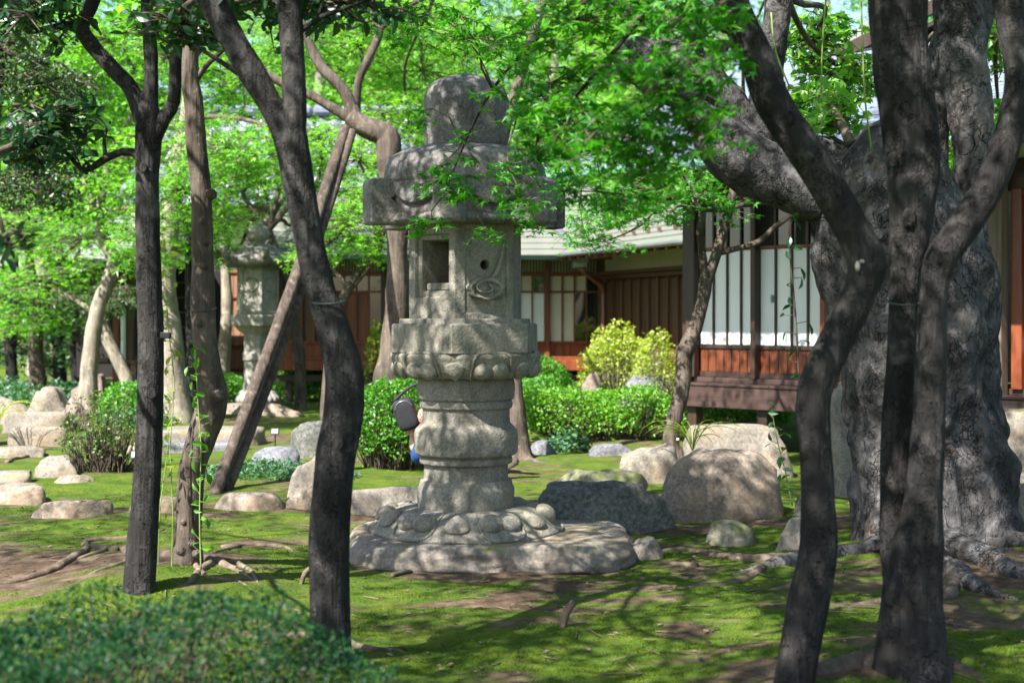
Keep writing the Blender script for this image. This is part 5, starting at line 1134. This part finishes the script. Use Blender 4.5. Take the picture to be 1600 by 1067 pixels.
back_tree('pine_tree', 'stubby cloud-pruned pine with strapped leaning trunk beside the pavilion', 20., [(200, 600, 22), (190, 575, 21), (176, 545, 20), (166, 522, 20), (162, 494, 16), (175, 478, 10)],
    [(190, 468, 0, 24, 10, .3, 14), (165, 480, 0, 22, 7, .3, 9), (112, 462, 0, 30, 7, .3, 6), (195, 450, .2, 18, 7, .25, 8)], 'leaf_needle', .07, 'slim', 203, 'bark_pale', [[(165, 500, 10), (131, 478, 8), (100, 458, 6), (82, 452, 4)]], .2, .02)
back_tree('thick_pale_tree', 'thick pale mottled trunk behind the two slender trees, plank wall beyond', 17., [(280, 668, 54), (272, 600, 42), (265, 520, 38), (258, 450, 36), (262, 380, 34), (272, 300, 30), (290, 200, 26), (300, 120, 20)],
    [(300, 200, 0, 80, 60, 1., 30), (380, 130, .5, 90, 60, 1., 36), (260, 90, .5, 90, 50, 1., 30), (290, 300, -1., 70, 45, 1., 30), (360, 230, -1., 80, 45, 1., 34), (440, 240, -1., 70, 50, 1., 30), (220, 380, -1., 60, 30, .9, 18), (330, 380, 1.5, 40, 26, .7, 14)], 'leaf_far', .07, 'star', 205, 'bark_pale')
back_tree('thin_dark_tree', 'thin dark mossy trunk between the pale trunk and plank wall', 18.5, [(300, 640, 16), (299, 560, 15), (297, 480, 14), (296, 400, 13), (290, 320, 12)], [(270, 350, 0, 60, 30, .7, 18), (340, 350, 0, 50, 35, .7, 18)], 'leaf_bright', .06, 'star', 207, 'bark_dark')
back_tree('red_pine', 'slanting reddish pine trunk against the plank wall', 22.5, [(345, 590, 26), (350, 545, 22), (355, 490, 18), (353, 430, 17), (350, 380, 14), (355, 300, 12)], [(370, 280, 0, 70, 40, 1., 26), (330, 240, .5, 70, 40, 1., 22)], 'leaf_far', .09, 'slim', 209, 'bark_pale')
back_tree('low_maple', 'low bright maple spreading its layered sprays before the red house', 15.5, [(512, 600, 20), (520, 540, 17), (527, 485, 16), (545, 452, 14), (562, 420, 10)],
    [(540, 350, 0, 60, 35, .8, 44), (490, 395, 0, 40, 18, .6, 16), (575, 385, 0, 35, 20, .6, 16), (575, 310, .3, 45, 30, .7, 20), (510, 300, .4, 60, 30, .7, 24), (560, 250, .4, 70, 35, .8, 30), (500, 220, .6, 60, 40, .8, 26), (600, 180, .8, 60, 40, .8, 22)], 'leaf_bright', .05, 'star', 211, 'bark_brown', [[(545, 452, 9), (520, 420, 6), (495, 400, 4)], [(545, 455, 9), (575, 420, 6), (590, 395, 4)]], .85)
back_tree('lacy_maple', 'lacy pale green maple around the top of the small lantern', 19., [(470, 640, 20), (468, 560, 18), (455, 480, 16), (440, 420, 14), (420, 360, 11)],
    [(410, 285, .8, 80, 35, .8, 40), (335, 345, 1.2, 40, 30, .8, 22), (465, 340, 1.2, 35, 35, .7, 20), (325, 400, 1.2, 35, 16, .6, 12), (500, 250, .5, 70, 35, .9, 26), (430, 220, .8, 70, 30, .9, 22), (350, 260, .8, 50, 40, .9, 18), (590, 260, .8, 50, 40, .9, 18)], 'leaf_bright', .055, 'star', 213, 'bark_brown', (), .85)
back_tree('spreading_maple', 'wide bright maple spreading over the wood beyond the stone steps', 21., [(60, 592, 26), (56, 545, 22), (58, 500, 20), (50, 440, 16), (45, 390, 12)],
    [(60, 440, -.5, 110, 40, 1.2, 60), (20, 350, 0, 110, 50, 1.2, 60), (130, 370, 0, 90, 45, 1.2, 50), (60, 500, -.6, 70, 20, .8, 22), (160, 320, 0, 70, 40, 1., 30)], 'leaf_bright', .06, 'star', 215, 'bark_brown', [[(58, 520, 14), (72, 480, 12), (78, 440, 9)]], .85)
back_tree('dark_evergreen', 'dark fine-leaved evergreen with bushy hanging boughs, tallest beyond the steps', 14., [(-30, 660, 40), (-28, 500, 36), (-20, 350, 30), (-10, 200, 24), (0, 60, 16)],
    [(70, 130, 0, 75, 45, .6, 60), (50, 270, 0, 70, 60, .6, 70), (20, 70, 0, 70, 50, .6, 40)], 'leaf_needle', .05, 'simple', 217, 'bark_dark', (), .3)
back_tree('sunlit_maple', 'bright layered maple filling the gap above the pale metal roof', 25.5, [(830, 560, 26), (826, 420, 24), (835, 300, 20), (850, 200, 16), (870, 80, 10)],
    [(820, 180, 0, 110, 60, 1.4, 60), (880, 70, .5, 130, 60, 1.4, 60), (740, 90, 0, 110, 60, 1.4, 56), (970, 130, 0, 110, 70, 1.4, 60), (900, 270, -.5, 100, 40, 1.2, 44), (1010, 240, -.5, 90, 40, 1.2, 36), (680, 200, .5, 90, 60, 1.2, 40), (1060, 60, .5, 90, 60, 1.2, 36)], 'leaf_bright', .085, 'star', 219, 'bark_pale', (), .8)
for k, (px, D, w0, lab) in enumerate([(20, 25.5, 20, 'dark trunk in the shaded wood, standing alone at its edge'), (95, 26.5, 22, 'straight shaded trunk in the wood nearest the pavilion post'), (118, 24.5, 14, 'thin shaded trunk just outside the pavilion')]):
    back_tree('shaded_tree', lab, D, [(px, 600, w0), (px-3, 540, w0*.9), (px+4, 470, w0*.8), (px+2, 400, w0*.7)], [(px, 470, 0, 60, 40, 1., 26), (px+10, 540, .5, 50, 30, .9, 16), (px, 330, .5, 80, 60, 1.2, 26)], 'leaf_dark', .10, 'simple', 221+k, 'bark_dark')
rng0 = np.random.default_rng(77)
BL = ['broad tree rising behind the pavilion roof, bright rounded crown', 'tall leafy tree behind the clay tile roof hip', 'dense tree behind the middle of the tile roof', 'high crowned tree behind the hooked tree', 'full green tree standing directly beyond the lantern finial', 'tall tree beyond the hip of the pale metal roof', 'tall tree beyond the snow guards of the metal roof', 'leafy tree rising behind the veranda eaves', 'tree beyond the upper roof of the veranda house', 'outermost tree beyond the veranda house end', 'tall tree at the outer edge of the shaded wood']
for k, px in enumerate([60, 220, 360, 500, 660, 820, 980, 1130, 1290, 1480, -60]):
    D = 30.+3*(k % 3); w_ = 34
    cl = [(px+rng0.uniform(-50, 50), py+rng0.uniform(-25, 25), rng0.uniform(-1, 1), 120, 60, 1.8, 46) for py in (-60, 40, 130, 220, 310)]
    back_tree('tall_tree', BL[k], D, [(px, 560, w_), (px+5, 400, w_*.8), (px-6, 260, w_*.6), (px, 100, w_*.4), (px+4, -20, w_*.25)], cl, 'leaf_far' if k % 2 else 'leaf_bright', .13, 'star', 231+k, 'bark_pale', (), .6, .06, 'tall trees behind the houses')

# the wood that closes the view behind the tall trees
def far_wood():
    rng = np.random.default_rng(5); P = []
    for k in range(46):
        x = rng.uniform(-22, 22); y = rng.uniform(37, 46); z = rng.uniform(1.2, 11); r = rng.uniform(1.4, 2.6)
        P.append(ball((x, y, z), (r, r, r*.75), 1100, 600+k, .4))
    tag(obj('far_wood', leaves(np.concatenate(P), .30, 'broad', .6, 9, .4), M['leaf_far'], smooth=False), 'green wood closing the view beyond the houses', 'wood', kind='stuff')
far_wood()

# ------------------------------------------------------------------ hedges, shrubs
def hedge_geo(c, half, zb, zt, n, size, shape, seed, p=3., lump=.12, up=.35, low=.25, shell=.22, thin_low=.6):
    rng = np.random.default_rng(seed); d = rng.normal(size=(n*2, 3)); d[:, 2] = np.abs(d[:, 2])*1.1-.35; d /= (np.sum(np.abs(d)**p, 1)**(1/p))[:, None]
    keep = rng.uniform(size=n*2) < np.clip(thin_low+(d[:, 2]+.2)*1.6, low, 1); d = d[keep][:n]
    k = 1+lump*fbm(d*2.3+seed, seed, 3)*1.5-shell*rng.exponential(.45, len(d))
    H = zt-zb; P = np.stack([c[0]+d[:, 0]*half[0]*k, c[1]+d[:, 1]*half[1]*k, zb+H*.32+d[:, 2]*k*H*.68], -1)
    P = P[P[:, 2] > zb+.02]
    return P, leaves(P, size, shape, up, seed+1, .4)
def shrub(name, label, cat, c, half, zt, n, size, leaf, seed, shape='simple', stems=60, group=None, twig_r=.004, p=3., bark='twig', **k):
    zb = float(gz(c[0], c[1]))-.01; t = thing(name, label, cat, (c[0], c[1], zb), group=group)
    P, g = hedge_geo(c, half, zb, zt, n, size, shape, seed, p, **k)
    f = obj('foliage', g, M[leaf], t, smooth=False)
    rng = np.random.default_rng(seed+5); m = min(stems, len(P)); ids = rng.choice(len(P), m, replace=False); B = P[ids]
    base = np.stack([c[0]+(B[:, 0]-c[0])*.55+rng.normal(0, .03, m), c[1]+(B[:, 1]-c[1])*.5, np.full(m, zb)], -1)
    mid = base*.45+B*.55+rng.normal(0, .025, (m, 3))
    i2 = rng.choice(len(P), m*4); j = rng.integers(0, m, m*4)
    near = P[i2]; dd = np.linalg.norm(near-mid[j], axis=1) < max(half)*.6
    tw = [twigs(base, mid, twig_r*1.5, twig_r), twigs(mid, B, twig_r, twig_r*.4)]
    if dd.any(): tw.append(twigs(mid[j][dd], near[dd], twig_r*.6, twig_r*.25))
    obj('stems', join(*tw), M[bark], t)
    return t
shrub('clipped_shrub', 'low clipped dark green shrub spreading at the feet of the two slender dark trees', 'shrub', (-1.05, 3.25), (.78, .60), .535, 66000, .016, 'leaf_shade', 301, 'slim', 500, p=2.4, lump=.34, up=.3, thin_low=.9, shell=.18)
shrub('clipped_hedge', 'tall dense hedge with bare lower twigs next to the lantern shaft', 'hedge', ((612-CX)/FX*12.0, 12.0), (.30, .42), CAMZ-(588-HY)/FX*11.9, 6500, .033, 'leaf_hedge', 303, stems=320, p=2.8, low=.08, thin_low=.22, lump=.24)
shrub('clipped_hedge', 'long bright clipped hedge running from the lantern to the slim bent maple', 'hedge', ((938-CX)/FX*14.6, 14.6), (.80, .38), CAMZ-(610-HY)/FX*14.5, 10000, .035, 'leaf_lime', 305, stems=460, p=3.4, low=.06, thin_low=.16, lump=.26)
shrub('clipped_hedge', 'shaded hedge visible beneath the raised veranda floor', 'hedge', ((1150-CX)/FX*16.0, 16.0), (.62, .35), CAMZ-(618-HY)/FX*16., 6000, .035, 'leaf_hedge', 307, stems=240, p=4., low=.15, thin_low=.35)
shrub('round_bush', 'upper small rounded clipped bush beside the pale tilted slab', 'bush', ((852-CX)/FX*17.5, 17.5), (.34, .34), CAMZ-(553-HY)/FX*17.5, 4500, .035, 'leaf_hedge', 309, stems=60, p=2.2, lump=.14, thin_low=.9)
shrub('round_bush', 'lower rounded clipped bush before the upper one', 'bush', ((852-CX)/FX*16.3, 16.3), (.40, .32), CAMZ-(585-HY)/FX*16.3, 4500, .035, 'leaf_hedge', 311, stems=60, p=2.2, lump=.14, thin_low=.9)
shrub('azalea_bush', 'airy yellow-green azalea with flat top above the blue boulder', 'bush', ((966-CX)/FX*17.6, 17.8), (.50, .40), CAMZ-(502-HY)/FX*17.7, 4000, .042, 'leaf_yellow', 313, stems=120, p=2.1, low=.0, thin_low=-.15, twig_r=.007, bark='bark_pale', lump=.25)
shrub('azalea_bush', 'second yellow-green azalea with sparser leaves beside the orange door', 'bush', ((1024-CX)/FX*17.2, 17.2), (.30, .34), CAMZ-(512-HY)/FX*17.2, 1500, .042, 'leaf_yellow', 315, stems=90, p=2.1, low=.0, thin_low=-.1, twig_r=.006, bark='bark_pale', lump=.25)
shrub('loose_shrub', 'loose twiggy green shrub growing among the roots beside the stepping stones', 'shrub', ((160-CX)/FX*11.6, 11.6), (.33, .33), CAMZ-(618-HY)/FX*11.5, 1100, .032, 'leaf_olive', 317, stems=200, p=2.0, low=.08, thin_low=.30, lump=.5, shell=.5)
shrub('clipped_bush', 'broad clipped bush behind the small lantern, house side', 'bush', ((468-CX)/FX*21.6, 21.6), (.42, .35), CAMZ-(576-HY)/FX*21.6, 3800, .045, 'leaf_hedge', 319, stems=60, p=3, thin_low=.8)
shrub('clipped_bush', 'clipped bush on the plank wall side of the small lantern', 'bush', ((352-CX)/FX*22, 22.), (.30, .35), CAMZ-(584-HY)/FX*22, 2600, .045, 'leaf_hedge', 321, stems=50, p=3, thin_low=.8)
shrub('clipped_bush', 'pale sunlit bush beside the brownish split boulder', 'bush', ((205-CX)/FX*17, 17.), (.38, .38), CAMZ-(596-HY)/FX*17, 3600, .04, 'leaf_hedge', 323, stems=60, p=2.4, thin_low=.8)
shrub('potted_shrub', 'small yellow-green shrub in front of the dark house window', 'shrub', ((588-CX)/FX*20.3, 20.3), (.16, .16), CAMZ-(502-HY)/FX*20.3, 500, .06, 'leaf_yellow', 325, stems=26, p=2.2, thin_low=.2)
def cover(name, label, cs, n, size, leaf, seed, h=.12):
    rng = np.random.default_rng(seed); P = []
    for x, y, rx, ry, m in cs:
        a = rng.uniform(0, 2*np.pi, m); q = np.sqrt(rng.uniform(0, 1, m)); px = x+np.cos(a)*q*rx; py = y+np.sin(a)*q*ry
        P.append(np.stack([px, py, gz(px, py)+rng.uniform(0.01, h, m)*(1.05-q**3)], -1))
    return tag(obj(name, leaves(np.concatenate(P), size, 'simple', .5, seed, .4), M[leaf], smooth=False), label, 'ground cover', kind='stuff')
cover('groundcover', 'low bluish creeping groundcover at the foot of the wooden prop', [(-1.98, 11.3, .55, .5, 2600), (-1.5, 11.2, .3, .35, 900)], 0, .03, 'leaf_cover', 401, .10)
cover('groundcover', 'dark low groundcover carpet under the shaded wood', [(-6.6, 20.5, 1.5, 1.6, 5200), (-5.3, 21.5, 1.0, 1.0, 2400), (-8.5, 23, 2., 2., 3000)], 0, .07, 'leaf_cover', 403, .28)
cover('groundcover', 'sunny low groundcover behind the stone steps and thick pale trunk', [(-4.4, 16.8, .5, .7, 1300), (-3.6, 19.5, .6, .8, 1300), (.55, 13.6, .25, .2, 400)], 0, .05, 'leaf_cover', 405, .2)

# ------------------------------------------------------------------ saplings and climbing plants
def sapling(label, stem, D, n, size, seed, leaf='leaf_hedge', r=.004, skip=.15, side=.05, name='sapling', cat='sapling', shape='oval', mat='stem_green', up=.35):
    P = [at(x, y, D) for x, y in stem]; b = P[0]; t = thing(name, label, cat, b)
    obj('stem', tube(P, np.linspace(r, r*.5, len(P)), seg=6, step=.04, amp=.05), M[mat], t)
    S, _ = spline(P, [1]*len(P), .01); rng = np.random.default_rng(seed); idx = (np.linspace(skip, 1, n)*(len(S)-1)).astype(int); A = S[idx]
    off = rng.normal(0, 1, (n, 3)); off[:, 2] = np.abs(off[:, 2])*.4; off /= np.linalg.norm(off, axis=1)[:, None]; B = A+off*side*rng.uniform(.5, 1.2, n)[:, None]
    lf = obj('leaves', leaves(B, size, shape, up, seed, .3), M[leaf], t, smooth=False); tw = obj('twigs', twigs(A, B, r*.5, r*.3), M[mat], t); tw['kind'] = 'stuff'; lf['kind'] = 'stuff'
    return t
sapling('young broad-leaved shoot growing straight up before the white screens', [(1252, 660), (1247, 560), (1242, 480), (1236, 420), (1232, 345)], 6.6, 17, .06, 1, 'leaf_dark', .006, .25, .05, mat='twig')
sapling('leafy shoot beside the big round boulder and zigzag stem', [(1238, 790), (1228, 740), (1215, 690), (1206, 640)], 7.2, 16, .055, 2, 'leaf_cover', .004, .15, .06)
sapling('tall thin climbing shoot on the sunny side of the knobbly trunk', [(268, 905), (270, 800), (266, 700), (272, 600), (262, 500), (258, 395)], 6.7, 30, .045, 3, 'leaf_yellow', .0035, .35, .05)
sapling('leafy vine shoot rising in front of the knobbly trunk', [(314, 890), (312, 800), (314, 700), (310, 640), (306, 570), (304, 540)], 6.6, 34, .05, 4, 'leaf_hedge', .0035, .1, .05)
sapling('young bamboo-like shoot between the two slender trunks', [(247, 898), (250, 800), (262, 700), (266, 620)], 6.75, 18, .04, 5, 'leaf_hedge', .003, .3, .04)
sapling('fresh shoot sprouting from the saddle of the old tree', [(1275, 215), (1285, 190), (1290, 160), (1300, 120)], 7.7, 34, .07, 6, 'leaf_far', .005, .1, .10)
sapling('bare twiggy sprout hanging leaves at the broken limb end', [(1160, 200), (1130, 215), (1110, 232), (1096, 250)], 7.3, 12, .06, 7, 'leaf_cover', .004, .2, .07, mat='twig')
def tuft(label, px, py, D, n, h, seed):
    b = at(px, py, D); rng = np.random.default_rng(seed); a = rng.uniform(0, 6.28, n); l = h*rng.uniform(.6, 1.2, n); geos = []
    for i in range(n):
        d = np.array([math.cos(a[i]), math.sin(a[i]), 0]); geos.append(tube([b, b+d*l[i]*.3+[0, 0, l[i]*.5], b+d*l[i]*.8+[0, 0, l[i]*.55], b+d*l[i]*1.15+[0, 0, l[i]*.35]], [.003, .004, .003, .001], seg=4, step=.03, amp=0))
    tag(obj('grass_tuft', join(*geos), M['leaf_yellow'], loc=b), label, 'grass')
tuft('arching grass tuft on the sloping mottled rock', 1082, 704, 10.6, 22, .32, 1)
tuft('bright grass clump beside the upper step slab', -6, 668, 13.5, 26, .4, 2)

# ------------------------------------------------------------------ crouching person with a shoulder bag
def person():
    Y = 11.2; gx = -.50; g0 = float(gz(gx, Y)); t = thing('person', 'person crouching behind the lantern shaft in orange checked shirt and blue trousers', 'person', (gx, Y, g0))
    def skin(name, pts, edges, mat, parent, sub=2):
        me = bpy.data.meshes.new(name); me.from_pydata([(p[0]-.115-gx, p[1]-Y, p[2]-g0) for p in pts], edges, []); me.update(); me.materials.append(M[mat])
        o = bpy.data.objects.new(name, me); C.objects.link(o); o.parent = parent
        m = o.modifiers.new('skin', 'SKIN'); me.skin_vertices or me.attributes
        for i, p in enumerate(pts): me.skin_vertices[0].data[i].radius = (p[3], p[3])
        me.skin_vertices[0].data[0].use_root = True; m.use_smooth_shade = True
        s = o.modifiers.new('sub', 'SUBSURF'); s.levels = sub; s.render_levels = sub
        return o
    z = g0
    J = {'pel': (-.68, Y, z+.29, .055), 'sp': (-.625, Y, z+.40, .05), 'ch': (-.50, Y, z+.54, .065), 'nk': (-.40, Y, z+.63, .055), 'hd': (-.33, Y-.01, z+.72, .085), 'tp': (-.32, Y-.01, z+.80, .07)}
    def limbs(s):
        return [(-.58, Y+s*.10, z+.24, .07), (-.28, Y+s*.13, z+.40, .07), (-.50, Y+s*.12, z+.08, .045), (-.36, Y+s*.13, z+.035, .035), (-.47, Y+s*.17, z+.57, .055), (-.20, Y+s*.19, z+.46, .042), (.0, Y+s*.12, z+.44, .032), (.06, Y+s*.10, z+.43, .028)]
    pts = [J[k] for k in ('pel', 'sp', 'ch', 'nk', 'hd', 'tp')]; ed = [(0, 1), (1, 2), (2, 3), (3, 4), (4, 5)]
    for s in (-1, 1):
        n = len(pts); pts += limbs(s); ed += [(0, n), (n, n+1), (n+1, n+2), (n+2, n+3), (2, n+4), (n+4, n+5), (n+5, n+6), (n+6, n+7)]
    body = skin('body', pts, ed, 'skin', t)
    I = lambda p, r: (*p[:3], p[3]*r)
    sp = [(-.66, Y, z+.33, .135), I(J['sp'], 2.7), I(J['ch'], 2.3), I(J['nk'], 1.2)]; se = [(0, 1), (1, 2), (2, 3)]
    tp_ = [I(J['pel'], 2.4)]; te = []
    sl_ = []
    for s in (-1, 1):
        L = limbs(s); n = len(sp); sp += [I(L[4], 1.25), I(L[5], 1.25)]; se += [(2, n), (n, n+1)]
        n = len(tp_); tp_ += [I(L[0], 1.6), I(L[1], 1.25), I(L[2], 1.35)]; te += [(0, n), (n, n+1), (n+1, n+2)]
        skin('sleeve', [I(L[5], 1.32), I(L[6], 1.5), (.10, L[7][1], L[7][2], .05)], [(0, 1), (1, 2)], 'denim', body)
        skin('shoe', [(L[2][0]-.03, L[2][1], z+.045, .045), (L[3][0]+.03, L[3][1], z+.04, .04)], [(0, 1)], 'black', body)
        for f in range(5):      # fingers curled forward from the palm
            y0 = L[7][1]+(f-2)*.014; skin('finger', [(.06, y0, z+.43, .011), (.09, y0, z+.42, .009), (.105, y0, z+.40, .008)] if f else [(.04, y0+.004*s, z+.425, .011), (.065, y0-.02, z+.41, .009), (.075, y0-.015, z+.395, .008)], [(0, 1), (1, 2)], 'skin', body, 1)
    skin('shirt', sp, se, 'check', body); skin('trousers', tp_, te, 'denim', body)
    V, F = ICO4; hv = V*np.array([.105, .10, .10])+np.array([-.46, Y-.01, z+.77]); hv = hv[:, :]; obj('hair', (hv*1.0+.004*fbm(V*8, 2, 2)[:, None], [F]), M['hair'], body)
    # a little face: nose and ears
    fc = [(np.array([-.35, Y-.01, z+.725])+V*np.array([.018, .012, .018]), [F])]
    obj('nose', join(*fc), M['skin'], body)
    for s in (-1, 1): obj('ear', (np.array([-.445, Y-.01+s*.095, z+.73])+V*np.array([.018, .01, .03]), [F]), M['skin'], body)
    # bag
    b = thing('shoulder_bag', 'dark grey shoulder bag with pale piping on the crouching person', 'bag', (-.825, Y-.12, z+.53))
    d = V/(np.sum(np.abs(V)**5, 1)**.2)[:, None]; a = -.30; q = d*np.array([.085, .065, .125]); R = np.array([[math.cos(a), 0, math.sin(a)], [0, 1, 0], [-math.sin(a), 0, math.cos(a)]])
    cb = np.array([-.825, Y-.12, z+.53]); obj('bag_body', (q@R.T+cb, [F]), M['bag'], b)
    e = [np.array([math.cos(u)*.075, -.064, .02+math.sin(u)*.09])@R.T+cb for u in np.linspace(.35, 2.8, 20)]
    obj('piping', tube(e, [.0025]*20, seg=6, step=.02, amp=0), M['metal'], b)
    obj('strap', tube([cb+[-.1, .05, .1], cb+[.05, .1, .22], cb+[.25, .12, .24], cb+[.32, .16, .05]], [.014]*4, seg=8, step=.03, amp=0), M['bag'], b)
person()

# ------------------------------------------------------------------ small things
def marker(label, px, py, D, h):
    b = at(px, py, D); b[2] = float(gz(b[0], D)); t = thing('plant_marker', label, 'sign', b)
    piece('stake', t, b+[0, 0, h/2], (.012, .012, h), M['black']); p = piece('plate', t, b+[0, -.012, h], (.085, .012, .07), M['black'], rot=(-.35, 0, 0)); piece('face', p, (0, -.009, 0), (.06, .006, .045), M['metal'], world=False)
marker('small pale plant marker beside the tall dark rounded stone', 430, 690, 13.6, .16)
marker('small black plant marker near the loose shrub', 213, 735, 11.0, .17)
def litter():
    rng = np.random.default_rng(9); n = 700; D = rng.uniform(5., 10.5, n); px = rng.uniform(-50, 1650, n); X = (px-CX)/FX*D
    P = np.stack([X, D, gz(X, D)+.006], -1)
    o = obj('leaf_litter', leaves(P, .024, 'broad', 1.0, 5, .5), M['root'], smooth=False); tag(o, 'scattered dry leaves fallen on the moss', 'leaf litter', kind='stuff')
    n = 200; D = rng.uniform(5., 10, n); px = rng.uniform(-50, 1650, n); X = (px-CX)/FX*D; a = rng.uniform(0, 6.28, n); l = rng.uniform(.03, .16, n)
    A = np.stack([X, D, gz(X, D)+.006], -1); X2 = X+np.cos(a)*l; D2 = D+np.sin(a)*l; B = np.stack([X2, D2, gz(X2, D2)+.01], -1)
    tag(obj('twig_litter', twigs(A, B, .004, .002), M['root']), 'small bare twigs strewn over the moss', 'twig litter', kind='stuff')
litter()
for k, (x, y, l, w_, lab) in enumerate([(878, 962, .13, .018, 'short brown stub of wood standing in the moss before the lantern'), (470, 912, .10, .012, 'grey broken twig lying on moss beside the bent dark trunk')]):
    b = gpt(x, y); tag(obj('wood_stub', tube([b-[0, 0, .01], b+[.02, .0, l*.5], b+[.05, .02, l*.75]], [w_, w_*1.1, w_*.8], seg=9, step=.02, amp=.12), M['root'], loc=b), lab, 'wood stub')
b = gpt(960, 893); 
root_t = [([(612, 885), (645, 876), (680, 870), (700, 868)], 7, 4), ([(690, 872), (740, 873), (790, 876)], 6, 3), ([(800, 873), (840, 868), (890, 869), (930, 877)], 7, 3)]
for k, (pts, a, c) in enumerate(root_t):
    P = [gpt(x, y, .01) for x, y in pts]; R = [a/2/FX*p[1] for p in P]
    tag(obj('bare_root', tube(P, R, seg=8, step=.03, amp=.12, seed=k), M['root'], loc=P[0]), ['bare root curling along one end of the lantern foundation stone', 'short straight root along the middle of the lantern foundation stone', 'pale root wriggling along the far end of the lantern foundation stone'][k], 'root')

# moss: short blades where the soil is covered
def moss():
    rng = np.random.default_rng(3); n = 310000; u = rng.uniform(0, 1, n); D = 4.4/(1-u*(1-4.4/11.5)); px = rng.uniform(-280, 1880, n); X = (px-CX)/FX*D
    s = soil(X, D); k = s < rng.uniform(.42, .64, n); X, D = X[k], D[k]; n = len(X)
    h = rng.uniform(.003, .010, n)*(1+.6*fbm(np.stack([X*6, D*6, 0*X], -1), 8, 2)); a = rng.uniform(0, 6.28, n); ww = rng.uniform(.0022, .0045, n)
    z = gz(X, D)-.002; lean = rng.normal(0, .5, (n, 2))*h[:, None]
    V = np.stack([np.stack([X+np.cos(a)*ww, D+np.sin(a)*ww, z], -1), np.stack([X-np.cos(a)*ww, D-np.sin(a)*ww, z], -1), np.stack([X+lean[:, 0], D+lean[:, 1], z+h], -1)], 1).reshape(-1, 3)
    F = np.arange(n*3).reshape(-1, 3)
    tag(obj('moss_carpet', (V, [F]), M['moss'], smooth=False), 'soft green moss carpeting the garden soil', 'moss', kind='stuff')
moss()
